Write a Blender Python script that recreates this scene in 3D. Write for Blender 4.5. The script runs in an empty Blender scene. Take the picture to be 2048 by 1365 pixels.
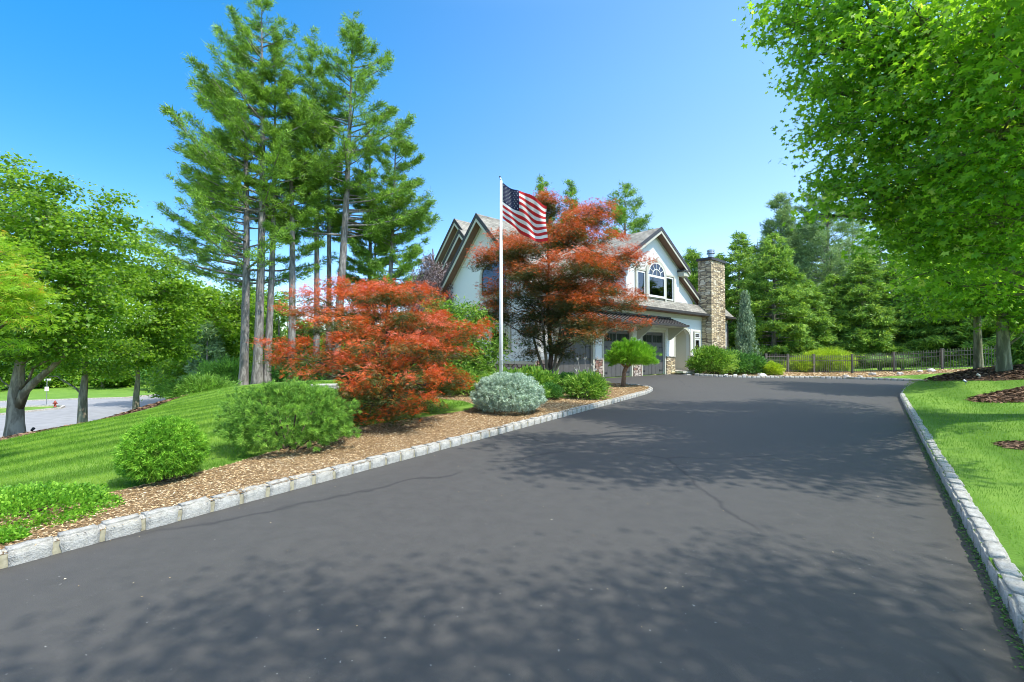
import bpy, bmesh, math, random
import numpy as np
from mathutils import Vector, noise as mnoise
from mathutils.geometry import delaunay_2d_cdt
R = math.radians
scene = bpy.context.scene
# ---------------------------------------------------------------- camera, sky, sun, exposure
EYE = 1.45; FPX = 2048 * 16 / 36; PITCH = math.atan(22.5 / FPX)
cam_d = bpy.data.cameras.new('camera'); cam = bpy.data.objects.new('camera', cam_d)
scene.collection.objects.link(cam); scene.camera = cam
cam_d.lens = 16; cam_d.sensor_width = 36; cam_d.clip_start = 0.05; cam_d.clip_end = 2000
cam.location = (0, 0, EYE); cam.rotation_euler = (R(90) + PITCH, 0, 0)
SUN_AZ = math.atan2(.83, -.56)      # compass angle from +Y towards +X
SUN_EL = R(57)
world = bpy.data.worlds.new('World'); scene.world = world; world.use_nodes = True
nt = world.node_tree; nt.nodes.clear()
sky = nt.nodes.new('ShaderNodeTexSky'); sky.sky_type = 'NISHITA'; sky.sun_disc = False
sky.sun_elevation = SUN_EL; sky.sun_rotation = SUN_AZ; sky.air_density = 1.0; sky.dust_density = 0.0; sky.ozone_density = 2.0
hs = nt.nodes.new('ShaderNodeHueSaturation'); hs.inputs['Saturation'].default_value = 1.12; hs.inputs['Value'].default_value = 1.0
hs.inputs['Hue'].default_value = 0.495
tcw = nt.nodes.new('ShaderNodeTexCoord'); sxw = nt.nodes.new('ShaderNodeSeparateXYZ'); nt.links.new(tcw.outputs['Generated'], sxw.inputs[0])
# the sky is deeper blue away from the sun
mrw = nt.nodes.new('ShaderNodeMapRange'); nt.links.new(sxw.outputs[0], mrw.inputs[0]); mrw.inputs[1].default_value = -.75; mrw.inputs[2].default_value = .6; mrw.inputs[3].default_value = 1.42; mrw.inputs[4].default_value = 1.12; mrw.interpolation_type = 'SMOOTHSTEP'
mrz = nt.nodes.new('ShaderNodeMapRange'); nt.links.new(sxw.outputs[2], mrz.inputs[0]); mrz.inputs[1].default_value = .60; mrz.inputs[2].default_value = .86; mrz.interpolation_type = 'SMOOTHSTEP'   # zenith out of view made paler and brighter, added to fill the shade
def mixf(a, fac, b):
    m = nt.nodes.new('ShaderNodeMix'); m.data_type = 'FLOAT'; nt.links.new(fac, m.inputs[0]); nt.links.new(a, m.inputs[2]); m.inputs[3].default_value = b; return m.outputs[0]
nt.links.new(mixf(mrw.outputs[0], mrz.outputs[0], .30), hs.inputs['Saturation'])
mrv = nt.nodes.new('ShaderNodeMapRange'); nt.links.new(sxw.outputs[0], mrv.inputs[0]); mrv.inputs[1].default_value = -.75; mrv.inputs[2].default_value = .6; mrv.inputs[3].default_value = .84; mrv.inputs[4].default_value = 1.0
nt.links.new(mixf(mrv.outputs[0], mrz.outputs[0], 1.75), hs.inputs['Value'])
mrh = nt.nodes.new('ShaderNodeMapRange'); nt.links.new(sxw.outputs[2], mrh.inputs[0]); mrh.inputs[1].default_value = .08; mrh.inputs[2].default_value = .5; mrh.inputs[3].default_value = .518; mrh.inputs[4].default_value = .495; nt.links.new(mrh.outputs[0], hs.inputs['Hue'])
bg = nt.nodes.new('ShaderNodeBackground'); bg.inputs[1].default_value = 0.14
wo = nt.nodes.new('ShaderNodeOutputWorld')
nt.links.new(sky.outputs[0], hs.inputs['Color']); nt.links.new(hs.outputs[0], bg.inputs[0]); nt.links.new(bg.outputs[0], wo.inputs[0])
sl = bpy.data.lights.new('sun', 'SUN'); sl.energy = 2.25; sl.angle = R(0.6); sl.color = (1, .95, .86)
sun = bpy.data.objects.new('sun', sl); scene.collection.objects.link(sun)
sd = Vector((math.sin(SUN_AZ) * math.cos(SUN_EL), math.cos(SUN_AZ) * math.cos(SUN_EL), math.sin(SUN_EL)))
sun.rotation_euler = (-sd).to_track_quat('-Z', 'Y').to_euler(); sun.location = sd * 60
scene.view_settings.view_transform = 'Standard'; scene.view_settings.look = 'None'
scene.view_settings.exposure = 1.42; scene.view_settings.gamma = 1
scene.cycles.filter_width = 1.0; scene.cycles.max_bounces = 7; scene.cycles.transparent_max_bounces = 12
# ---------------------------------------------------------------- helpers
C = scene.collection
def at(u, v, Y):
    """world point seen at photo pixel (u, v) at distance Y ahead"""
    x = (u - 1024) / FPX; y = (682.5 - v) / FPX; c, s = math.cos(PITCH), math.sin(PITCH)
    dy = c - y * s; dz = s + y * c; k = Y / dy
    return Vector((x * k, Y, EYE + dz * k))
def tag(o, label=None, cat=None, group=None, kind=None):
    if label: o['label'] = label
    if cat: o['category'] = cat
    if group: o['group'] = group
    if kind: o['kind'] = kind
    return o
def empty(name, loc, rz=0, label=None, cat=None, group=None):
    o = bpy.data.objects.new(name, None); C.objects.link(o); o.location = loc; o.rotation_euler = (0, 0, rz)
    o.empty_display_size = .2
    return tag(o, label, cat, group)
def np_mesh(name, V, F, attr=None, smooth=False):
    """V (n,3); F list of (m,k) int arrays"""
    me = bpy.data.meshes.new(name); V = np.asarray(V, np.float32)
    if not isinstance(F, list): F = [F]
    F = [np.asarray(f, np.int32) for f in F if len(f)]
    me.vertices.add(len(V)); me.vertices.foreach_set('co', V.ravel())
    nl = sum(f.size for f in F); npoly = sum(len(f) for f in F)
    me.loops.add(nl); me.polygons.add(npoly)
    me.loops.foreach_set('vertex_index', np.concatenate([f.ravel() for f in F]))
    st = []; cur = 0
    for f in F:
        st.append(cur + np.arange(len(f)) * f.shape[1]); cur += f.size
    me.polygons.foreach_set('loop_start', np.concatenate(st).astype(np.int32))
    if smooth: me.polygons.foreach_set('use_smooth', np.ones(npoly, bool))
    if attr is not None:
        a = me.attributes.new('rnd', 'FLOAT', 'POINT'); a.data.foreach_set('value', np.asarray(attr, np.float32))
    me.update(calc_edges=True)
    return me
def link(name, me, m, parent=None, label=None):
    o = bpy.data.objects.new(name, me); C.objects.link(o)
    if m is not None and len(me.materials) == 0: me.materials.append(m)
    if parent is not None: o.parent = parent
    if label: o['label'] = label
    return o
class MB:
    def __init__(s): s.v = []; s.f = {}; s.n = 0; s.fl = []
    def add(s, vs, fs):
        b = len(s.v); s.v.extend([tuple(p) for p in vs]); s.fl.extend([tuple(i + b for i in f) for f in fs]); return s
    def box(s, x0, x1, y0, y1, z0, z1):
        v = [(x, y, z) for z in (z0, z1) for y in (y0, y1) for x in (x0, x1)]
        return s.add(v, [(0,2,3,1),(4,5,7,6),(0,1,5,4),(2,6,7,3),(0,4,6,2),(1,3,7,5)])
    def prism(s, poly, a, b, axis='y'):
        """poly in (x,z) extruded along y, (y,z) along x, or (x,y) along z"""
        f = {'y': lambda p, c: (p[0], c, p[1]), 'x': lambda p, c: (c, p[0], p[1]), 'z': lambda p, c: (p[0], p[1], c)}[axis]
        n = len(poly); v = [f(p, a) for p in poly] + [f(p, b) for p in poly]
        return s.add(v, [tuple(range(n))[::-1], tuple(range(n, 2*n))] + [(i, (i+1) % n, n + (i+1) % n, n + i) for i in range(n)])
    def ring(s, outer, inner, a, b, closed=True):
        """frame between two outlines in (x,z), from y=a to y=b"""
        n = len(outer); v = [(p[0], a, p[1]) for p in outer] + [(p[0], a, p[1]) for p in inner] + [(p[0], b, p[1]) for p in outer] + [(p[0], b, p[1]) for p in inner]
        fs = []
        for i in range(n if closed else n - 1):
            j = (i + 1) % n
            fs += [(i, j, n+j, n+i), (2*n+i, 3*n+i, 3*n+j, 2*n+j), (i, 2*n+i, 2*n+j, j), (n+i, n+j, 3*n+j, 3*n+i)]
        if not closed: fs += [(0, n, 3*n, 2*n), (n-1, 3*n-1, 4*n-1, 2*n-1)]
        return s.add(v, fs)
    def slab(s, p, th):
        """four corner points, thickness th along -normal"""
        p = [Vector(q) for q in p]; nn = (p[1]-p[0]).cross(p[3]-p[0]).normalized()
        if nn.z < 0: nn = -nn
        v = p + [q - nn*th for q in p]
        return s.add(v, [(0,1,2,3),(7,6,5,4),(0,4,5,1),(1,5,6,2),(2,6,7,3),(3,7,4,0)])
    def tube(s, pts, rad, n=8, cap=True):
        pts = [Vector(p) for p in pts]; b = len(s.v)
        for i, p in enumerate(pts):
            d = (pts[min(i+1, len(pts)-1)] - pts[max(i-1, 0)]).normalized()
            a = Vector((0,0,1)) if abs(d.z) < .9 else Vector((1,0,0)); u = d.cross(a).normalized(); w = d.cross(u)
            r = rad[i] if hasattr(rad, '__len__') else rad
            for k in range(n):
                t = 2*math.pi*k/n; s.v.append(tuple(p + (u*math.cos(t) + w*math.sin(t))*r))
        for i in range(len(pts)-1):
            for k in range(n):
                s.fl.append((b+i*n+k, b+i*n+(k+1)%n, b+(i+1)*n+(k+1)%n, b+(i+1)*n+k))
        if cap: s.fl.append(tuple(b+k for k in range(n))[::-1]); s.fl.append(tuple(b+(len(pts)-1)*n+k for k in range(n)))
        return s
    def lathe(s, prof, c=(0,0,0), n=16):
        return s.tube([(c[0], c[1], c[2]+z) for r, z in prof], [max(r, 1e-4) for r, z in prof], n)
    def build(s, name, m, parent=None, label=None, smooth=False, off=None, bevel=0):
        me = bpy.data.meshes.new(name); v = s.v
        if off is not None: v = [(p[0]-off[0], p[1]-off[1], p[2]-off[2]) for p in v]
        me.from_pydata(v, [], s.fl); bm = bmesh.new(); bm.from_mesh(me); bmesh.ops.recalc_face_normals(bm, faces=bm.faces)
        bm.to_mesh(me); bm.free()
        if smooth: me.polygons.foreach_set('use_smooth', np.ones(len(me.polygons), bool))
        o = link(name, me, m, parent, label)
        if bevel:
            b = o.modifiers.new('bevel', 'BEVEL'); b.width = bevel; b.segments = 2; b.limit_method = 'ANGLE'
        return o
# ---------------------------------------------------------------- materials
class NT:
    def __init__(s, name):
        s.m = bpy.data.materials.new(name); s.m.use_nodes = True; s.t = s.m.node_tree; s.t.nodes.clear()
        s.out = s.n('ShaderNodeOutputMaterial')
    def n(s, typ, **kw):
        nd = s.t.nodes.new(typ)
        for k, v in kw.items():
            if k.startswith('_'): nd.inputs[k[1:].replace('_', ' ')].default_value = v
            else: setattr(nd, k, v)
        return nd
    def l(s, a, b): s.t.links.new(a, b)
    def coord(s, kind='Object', scale=None, rot=None):
        tc = s.n('ShaderNodeTexCoord'); o = tc.outputs[kind]
        if scale or rot:
            mp = s.n('ShaderNodeMapping'); s.l(o, mp.inputs[0])
            if scale: mp.inputs['Scale'].default_value = scale
            if rot: mp.inputs['Rotation'].default_value = rot
            o = mp.outputs[0]
        return o
    def noise(s, vec, scale, detail=4, rough=.55, dist=0):
        t = s.n('ShaderNodeTexNoise'); t.inputs['Scale'].default_value = scale; t.inputs['Detail'].default_value = detail
        t.inputs['Roughness'].default_value = rough; t.inputs['Distortion'].default_value = dist; s.l(vec, t.inputs['Vector']); return t.outputs['Fac']
    def ramp(s, fac, stops, interp='LINEAR'):
        r = s.n('ShaderNodeValToRGB'); cr = r.color_ramp; cr.interpolation = interp
        while len(cr.elements) > 1: cr.elements.remove(cr.elements[-1])
        cr.elements[0].position = stops[0][0]; c = stops[0][1]; cr.elements[0].color = (*c, 1) if len(c) == 3 else c
        for p, c in stops[1:]:
            e = cr.elements.new(p); e.color = (*c, 1)
        s.l(fac, r.inputs[0]); return r.outputs[0]
    def mix(s, fac, a, b, mode='MIX'):
        m = s.n('ShaderNodeMix', data_type='RGBA', blend_type=mode)
        for v, i in ((fac, 0), (a, 6), (b, 7)):
            if hasattr(v, 'is_linked') or hasattr(v, 'links'): s.l(v, m.inputs[i])
            else: m.inputs[i].default_value = v if i == 0 else (*v, 1)
        return m.outputs[2]
    def math(s, op, a, b=None, c=None):
        m = s.n('ShaderNodeMath', operation=op)
        for i, v in enumerate((a, b, c)):
            if v is None: continue
            if hasattr(v, 'links'): s.l(v, m.inputs[i])
            else: m.inputs[i].default_value = v
        return m.outputs[0]
    def bsdf(s, col, rough=.7, spec=.3, metal=0, bump=None, bs=.3, bd=.02):
        p = s.n('ShaderNodeBsdfPrincipled')
        if hasattr(col, 'links'): s.l(col, p.inputs['Base Color'])
        else: p.inputs['Base Color'].default_value = (*col, 1)
        if hasattr(rough, 'links'): s.l(rough, p.inputs['Roughness'])
        else: p.inputs['Roughness'].default_value = rough
        p.inputs['Specular IOR Level'].default_value = spec; p.inputs['Metallic'].default_value = metal
        if bump is not None:
            b = s.n('ShaderNodeBump'); b.inputs['Strength'].default_value = bs; b.inputs['Distance'].default_value = bd
            s.l(bump, b.inputs['Height']); s.l(b.outputs[0], p.inputs['Normal'])
        s.l(p.outputs[0], s.out.inputs[0]); return p
def foliage_mat(name, stops, trans=.35, rough=.5, spec=.25, nscale=.6, namp=.35, tcol=(1.0, 1.0, .55), tval=1.5):
    t = NT(name); a = t.n('ShaderNodeAttribute', attribute_name='rnd'); v = t.coord()
    nz = t.noise(v, nscale, 2); f = t.math('ADD', a.outputs['Fac'], t.math('MULTIPLY', t.math('SUBTRACT', nz, .5), namp * 2))
    col = t.ramp(f, stops); p = t.bsdf(col, rough, spec)
    tr = t.n('ShaderNodeBsdfTranslucent'); c2 = t.mix(1.0, col, tcol, 'MULTIPLY'); g = t.n('ShaderNodeHueSaturation'); g.inputs['Value'].default_value = tval
    t.l(c2, g.inputs['Color']); t.l(g.outputs[0], tr.inputs[0])
    mx = t.n('ShaderNodeMixShader'); mx.inputs[0].default_value = trans; t.l(p.outputs[0], mx.inputs[1]); t.l(tr.outputs[0], mx.inputs[2]); t.l(mx.outputs[0], t.out.inputs[0])
    return t.m
def plain(name, col, rough=.6, spec=.3, metal=0, nscale=8, amp=.12, bump=.1):
    t = NT(name); v = t.coord(); nz = t.noise(v, nscale, 5)
    c = t.ramp(nz, [(.3, tuple(x*(1-amp) for x in col)), (.7, tuple(min(1, x*(1+amp)) for x in col))])
    t.bsdf(c, rough, spec, metal, nz, bump, .01); return t.m
def bark(name, a, b, sc=9, stretch=.18):
    t = NT(name); v = t.coord(scale=(1, 1, stretch)); n1 = t.noise(v, sc, 6, .65, .6); n2 = t.noise(t.coord(), 1.3, 3)
    c = t.ramp(n1, [(.38, tuple(x*.7 for x in a)), (.46, a), (.6, b)]); c = t.mix(t.math('MULTIPLY', n2, .5), c, tuple(x*.75 for x in b)); t.bsdf(c, .9, .15, 0, n1, .9, .04); return t.m
M = {}
# asphalt
t = NT('sealed asphalt'); v = t.coord('Object'); big = t.noise(v, .35, 4); fine = t.noise(v, 160, 2, .7); mid = t.noise(v, 6, 5, .7)
c = t.ramp(big, [(.3, (.036, .0345, .0315)), (.7, (.052, .0495, .045))]); c = t.mix(.25, c, t.ramp(fine, [(.3, (.03, .029, .026)), (.7, (.13, .125, .115))]))
c = t.mix(.35, c, t.ramp(mid, [(.35, (.030, .029, .027)), (.65, (.074, .071, .066))]))
st = t.ramp(t.noise(t.coord('Object', (1, .35, 1), (0, 0, .6)), 2.2, 6, .75), [(.52, (0, 0, 0)), (.70, (1, 1, 1))])
sp = t.ramp(t.noise(v, 70, 2, .7), [(.62, (0, 0, 0)), (.72, (1, 1, 1))])
c = t.mix(t.math('MULTIPLY', t.math('MULTIPLY', st, sp), .8), c, (.32, .32, .31))
sp2 = t.ramp(t.noise(v, 38, 1), [(.755, (0, 0, 0)), (.78, (1, 1, 1))]); c = t.mix(t.math('MULTIPLY', sp2, .8), c, (.34, .33, .31))
c = t.mix(.3, c, t.ramp(t.noise(v, 480, 1), [(.35, (.02, .02, .02)), (.65, (.17, .165, .155))]))
vo = t.n('ShaderNodeTexVoronoi', feature='DISTANCE_TO_EDGE'); vo.inputs['Scale'].default_value = .16
wv = t.n('ShaderNodeMix', data_type='VECTOR'); wv.inputs[0].default_value = .35; t.l(v, wv.inputs[4]); nn = t.n('ShaderNodeTexNoise'); nn.inputs['Scale'].default_value = 1.1; nn.inputs['Detail'].default_value = 6; t.l(v, nn.inputs['Vector']); t.l(nn.outputs['Color'], wv.inputs[5]); t.l(wv.outputs[1], vo.inputs['Vector'])
ck = t.ramp(vo.outputs[0], [(0, (1, 1, 1)), (.0022, (0, 0, 0))]); ck = t.math('MULTIPLY', ck, t.ramp(t.noise(v, .5, 2), [(.44, (0, 0, 0)), (.5, (1, 1, 1))]))
c = t.mix(t.math('MULTIPLY', ck, .6), c, (.022, .022, .024))
t.bsdf(c, t.math('ADD', .62, t.math('MULTIPLY', mid, .2)), .35, 0, t.math('ADD', fine, t.math('MULTIPLY', ck, -.6)), .35, .004); M['asphalt'] = t.m
# grass ground
t = NT('mown lawn'); v = t.coord('Object'); n1 = t.noise(v, .5, 4); n2 = t.noise(v, 30, 4, .7); n3 = t.noise(t.coord('Object', (1, 1, 1)), 3.5, 4)
sx_ = t.n('ShaderNodeSeparateXYZ'); t.l(v, sx_.inputs[0]); q_ = t.math('ADD', t.math('MULTIPLY', sx_.outputs[0], .843*4.6), t.math('MULTIPLY', sx_.outputs[1], -.537*4.6)); wv = t.n('ShaderNodeMapRange'); t.l(t.math('SINE', q_), wv.inputs[0]); wv.inputs[1].default_value = -.5; wv.inputs[2].default_value = .5
f = t.math('ADD', t.math('MULTIPLY', n1, .35), t.math('MULTIPLY', wv.outputs[0], .16)); f = t.math('ADD', f, t.math('MULTIPLY', n3, .28)); f = t.math('ADD', f, t.math('MULTIPLY', n2, .25))
c = t.ramp(f, [(.3, (.07, .15, .018)), (.5, (.115, .23, .028)), (.72, (.21, .34, .055))])
t.bsdf(c, .85, .15, 0, n2, .8, .03); M['lawn'] = t.m
t = NT('rough wood mulch'); v = t.coord('Object'); n1 = t.noise(v, 45, 5, .7, 1.5); n2 = t.noise(v, 1.2, 3)
c = t.ramp(n1, [(.3, (.10, .06, .03)), (.5, (.32, .21, .11)), (.7, (.58, .43, .25))]); c = t.mix(t.math('MULTIPLY', n2, .4), c, (.12, .07, .04)); t.bsdf(c, .9, .1, 0, n1, 1, .03); M['mulch'] = t.m
t = NT('dark bark mulch'); v = t.coord('Object'); n1 = t.noise(v, 30, 5, .7, 1.5)
c = t.ramp(n1, [(.3, (.025, .018, .013)), (.6, (.10, .065, .045)), (.8, (.22, .15, .1))]); t.bsdf(c, .9, .1, 0, n1, 1, .03); M['mulch_dark'] = t.m
M['street'] = plain('pale street asphalt', (.27, .27, .27), .85, .2, 0, 1.5, .12, .1)
# leaf materials
LM = {}
LM['pine'] = foliage_mat('pine needles', [(.1, (0.069, 0.139, 0.027)), (.5, (0.171, 0.319, 0.043)), (.9, (0.342, 0.530, 0.076))], .25)
LM['pine_blue'] = foliage_mat('bluish pine needles', [(.1, (0.095, 0.171, 0.083)), (.5, (0.210, 0.324, 0.149)), (.9, (0.381, 0.514, 0.232))], .25)
LM['spruce'] = foliage_mat('spruce needles', [(.1, (0.076, 0.159, 0.040)), (.5, (0.192, 0.347, 0.056)), (.9, (0.422, 0.581, 0.087))], .25)
LM['maple'] = foliage_mat('maple leaves', [(.05, (0.072, 0.158, 0.017)), (.5, (0.140, 0.280, 0.021)), (.95, (0.305, 0.455, 0.042))], .5, .42, .35)
LM['maple_near'] = foliage_mat('red maple tree green leaves', [(.05, (0.082, 0.194, 0.030)), (.5, (0.165, 0.350, 0.038)), (.9, (0.330, 0.544, 0.060)), (1.0, (0.471, 0.583, 0.192))], .55, .4, .4, 1.1, tcol=(1, .95, .35), tval=2.0)
LM['lime'] = foliage_mat('lime maple leaves', [(.05, (0.156, 0.312, 0.024)), (.6, (0.312, 0.504, 0.036)), (.95, (0.504, 0.504, 0.072)), (1, (0.600, 0.264, 0.060))], .45)
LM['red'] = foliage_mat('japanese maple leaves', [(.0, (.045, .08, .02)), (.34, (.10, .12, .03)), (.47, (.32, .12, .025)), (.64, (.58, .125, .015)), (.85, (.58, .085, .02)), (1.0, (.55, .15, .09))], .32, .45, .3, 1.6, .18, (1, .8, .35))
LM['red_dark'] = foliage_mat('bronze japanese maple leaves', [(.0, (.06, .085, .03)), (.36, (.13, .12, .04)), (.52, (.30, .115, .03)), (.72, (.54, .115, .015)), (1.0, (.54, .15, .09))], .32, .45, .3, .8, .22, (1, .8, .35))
LM['mugo'] = foliage_mat('mugo needles', [(.1, (0.085, 0.187, 0.033)), (.5, (0.169, 0.343, 0.052)), (.9, (0.338, 0.562, 0.091))], .25)
LM['bright'] = foliage_mat('bright spruce shoots', [(.1, (0.071, 0.210, 0.019)), (.5, (0.172, 0.394, 0.031)), (.9, (0.345, 0.590, 0.062))], .3)
LM['blue'] = foliage_mat('blue spruce needles', [(.1, (0.186, 0.275, 0.211)), (.5, (0.400, 0.522, 0.422)), (.9, (0.658, 0.770, 0.634))], .15)
LM['hosta'] = foliage_mat('broad green leaves', [(.1, (0.072, 0.182, 0.025)), (.5, (0.181, 0.350, 0.050)), (.9, (0.361, 0.504, 0.101))], .35)
LM['box'] = foliage_mat('dark box leaves', [(.1, (0.030, 0.105, 0.022)), (.5, (0.075, 0.210, 0.038)), (.9, (0.150, 0.330, 0.060))], .25)
LM['gold'] = foliage_mat('golden threadleaf', [(.1, (0.184, 0.299, 0.023)), (.5, (0.345, 0.483, 0.034)), (.9, (0.529, 0.632, 0.069))], .35)
LM['weep'] = foliage_mat('weeping spruce needles', [(.1, (0.117, 0.195, 0.117)), (.5, (0.221, 0.325, 0.195)), (.9, (0.364, 0.468, 0.286))], .15)
LM['purple'] = foliage_mat('purple beech leaves', [(.1, (0.084, 0.056, 0.063)), (.5, (0.224, 0.168, 0.182)), (.9, (0.420, 0.350, 0.364))], .2)
LM['grassblade'] = foliage_mat('lawn blades', [(.1, (0.077, 0.181, 0.015)), (.5, (0.139, 0.290, 0.029)), (.9, (0.265, 0.411, 0.051))], .3, .6, .15, .5, .2)
LM['reed'] = foliage_mat('ornamental grass', [(.1, (0.120, 0.216, 0.096)), (.5, (0.216, 0.348, 0.168)), (.9, (0.408, 0.528, 0.288))], .3)
LM['chips'] = foliage_mat('wood chips', [(.05, (0.220, 0.130, 0.060)), (.35, (0.500, 0.340, 0.175)), (.7, (0.700, 0.520, 0.290)), (1, (0.800, 0.720, 0.520))], 0.02, .85, .1, 1.5, .15)
LM['chips_dark'] = foliage_mat('bark chips', [(.05, (0.040, 0.028, 0.020)), (.5, (0.130, 0.085, 0.055)), (1, (0.360, 0.220, 0.140))], 0.02, .85, .1, 1.5, .15)
M['bark_pine'] = bark('pine bark', (.13, .115, .105), (.34, .31, .29))
M['bark_maple'] = bark('maple bark', (.15, .125, .09), (.40, .34, .25), 7)
M['bark_lichen'] = bark('lichen maple bark', (.10, .11, .06), (.30, .30, .19), 7)
M['bark_dark'] = bark('dark twig bark', (.05, .035, .028), (.15, .11, .085), 12)
# house
M['stucco'] = plain('white stucco', (.76, .755, .72), .85, .2, 0, 60, .05, .15)
M['trim'] = plain('khaki painted trim', (.50, .48, .39), .6, .3, 0, 10, .04, .03)
M['cream'] = plain('cream stucco', (.66, .63, .52), .85, .2, 0, 40, .05, .1)
M['white'] = plain('white painted wood', (.78, .78, .75), .5, .3, 0, 10, .03, .03)
M['fascia'] = plain('charcoal painted fascia', (.05, .045, .042), .5, .35, 0, 10, .1, .05)
M['soffit'] = plain('brown soffit boards', (.20, .12, .085), .7, .25, 0, 12, .15, .1)
M['door'] = plain('grey painted garage door', (.10, .097, .094), .45, .35, 0, 6, .06, .03)
M['iron'] = plain('black iron', (.03, .03, .03), .45, .4, 0, 20, .1, .05)
M['steel'] = plain('steel flue', (.45, .45, .45), .35, .5, .9, 8, .1, .05)
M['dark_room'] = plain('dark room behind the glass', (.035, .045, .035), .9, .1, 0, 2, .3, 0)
M['blind'] = plain('white roller blind', (.68, .72, .70), .8, .2, 0, 4, .04, 0)
t = NT('window glass'); p = t.n('ShaderNodeBsdfGlossy'); p.inputs['Roughness'].default_value = .02; tr = t.n('ShaderNodeBsdfTransparent'); tr.inputs[0].default_value = (.85, .9, .88, 1)
fr = t.n('ShaderNodeFresnel'); mx = t.n('ShaderNodeMixShader'); t.l(t.math('ADD', fr.outputs[0], .06), mx.inputs[0]); t.l(tr.outputs[0], mx.inputs[1]); t.l(p.outputs[0], mx.inputs[2]); t.l(mx.outputs[0], t.out.inputs[0]); M['glass'] = t.m
def shingles(name, ax):
    t = NT(name); tc = t.coord(); sx = t.n('ShaderNodeSeparateXYZ'); t.l(tc, sx.inputs[0]); cb = t.n('ShaderNodeCombineXYZ')
    t.l(sx.outputs[ax], cb.inputs[0]); t.l(t.math('MULTIPLY', sx.outputs[2], 1.4), cb.inputs[1])
    br = t.n('ShaderNodeTexBrick'); br.offset = .5; br.inputs['Scale'].default_value = 1; br.inputs['Brick Width'].default_value = .3; br.inputs['Row Height'].default_value = .17
    br.inputs['Mortar Size'].default_value = .012; br.inputs['Color1'].default_value = (.16, .15, .125, 1); br.inputs['Color2'].default_value = (.33, .31, .26, 1); br.inputs['Mortar'].default_value = (.06, .055, .05, 1)
    br.inputs['Bias'].default_value = 0; t.l(cb.outputs[0], br.inputs['Vector']); n = t.noise(tc, 2, 4); n2 = t.noise(tc, 40, 3)
    c = t.mix(.45, br.outputs[0], t.ramp(n, [(.35, (.15, .142, .118)), (.65, (.36, .34, .285))])); t.bsdf(c, .9, .15, 0, t.math('ADD', br.outputs['Fac'], t.math('MULTIPLY', n2, -.5)), .5, -.02); return t.m
M['shingle_x'] = shingles('roof shingles', 0); M['shingle_y'] = shingles('roof shingles across', 1)
def stone(name, cols, sx=3.2, sz=9.5, grout=(.10, .085, .07)):
    t = NT(name); tc = t.coord(); s = t.n('ShaderNodeSeparateXYZ'); t.l(tc, s.inputs[0]); cb = t.n('ShaderNodeCombineXYZ')
    nz = t.noise(tc, 2.5, 3)
    t.l(t.math('MULTIPLY', t.math('ADD', s.outputs[0], s.outputs[1]), sx), cb.inputs[0]); t.l(t.math('ADD', t.math('MULTIPLY', s.outputs[2], sz), t.math('MULTIPLY', nz, 1.2)), cb.inputs[1])
    v1 = t.n('ShaderNodeTexVoronoi', feature='F1', voronoi_dimensions='2D', distance='CHEBYCHEV'); v1.inputs['Scale'].default_value = 1; v1.inputs['Randomness'].default_value = .8; t.l(cb.outputs[0], v1.inputs['Vector'])
    v2 = t.n('ShaderNodeTexVoronoi', feature='DISTANCE_TO_EDGE', voronoi_dimensions='2D'); v2.inputs['Scale'].default_value = 1; v2.inputs['Randomness'].default_value = .8; t.l(cb.outputs[0], v2.inputs['Vector'])
    sc = t.n('ShaderNodeSeparateXYZ'); t.l(v1.outputs['Color'], sc.inputs[0]); n2 = t.noise(tc, 22, 4, .7)
    c = t.ramp(t.math('ADD', sc.outputs[0], t.math('MULTIPLY', t.math('SUBTRACT', n2, .5), .4)), cols)
    e = t.ramp(v2.outputs['Distance'], [(.02, (0, 0, 0)), (.10, (1, 1, 1))]); c = t.mix(e, grout, c)
    h = t.math('ADD', t.math('MULTIPLY', e, t.math('ADD', .5, sc.outputs[1])), t.math('MULTIPLY', n2, .5)); t.bsdf(c, .9, .15, 0, h, 1, .06); return t.m
M['stone'] = stone('ledgestone veneer', [(.05, (.24, .19, .13)), (.3, (.46, .36, .23)), (.6, (.66, .51, .30)), (.95, (.76, .66, .48))], 2.8, 12, (.20, .17, .13))
M['stone_red'] = stone('pier stone veneer', [(.05, (.24, .13, .10)), (.4, (.42, .33, .27)), (.7, (.52, .46, .40)), (.95, (.32, .20, .16))], 3.2, 7)
t = NT('standing seam metal'); t.bsdf((.22, .205, .19), .38, .5, .6, t.noise(t.coord(), 3, 2), .05, .01); M['seam'] = t.m
t = NT('granite block'); tc = t.coord(); oi = t.n('ShaderNodeObjectInfo'); n = t.noise(tc, 14, 6, .7); n2 = t.noise(tc, 90, 3, .7); n3 = t.noise(tc, 4, 2)
f = t.math('ADD', t.math('MULTIPLY', n, .6), t.math('MULTIPLY', n2, .4)); c = t.ramp(f, [(.34, (.20, .19, .17)), (.47, (.42, .41, .37)), (.63, (.60, .59, .55))])
c = t.mix(t.math('MULTIPLY', oi.outputs['Random'], .35), c, (.50, .46, .38)); c = t.mix(t.math('MULTIPLY', n3, .25), c, (.40, .42, .43)); t.bsdf(c, .85, .2, 0, f, 1, .03); M['granite'] = t.m
M['mortar_dark'] = plain('mossy kerb joint', (.07, .08, .045), .95, .1, 0, 25, .3, .3)
M['mortar'] = plain('kerb mortar', (.36, .33, .23), .95, .1, 0, 25, .25, .3)
M['rock'] = plain('garden rock', (.45, .42, .38), .9, .15, 0, 8, .3, .4)
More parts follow.
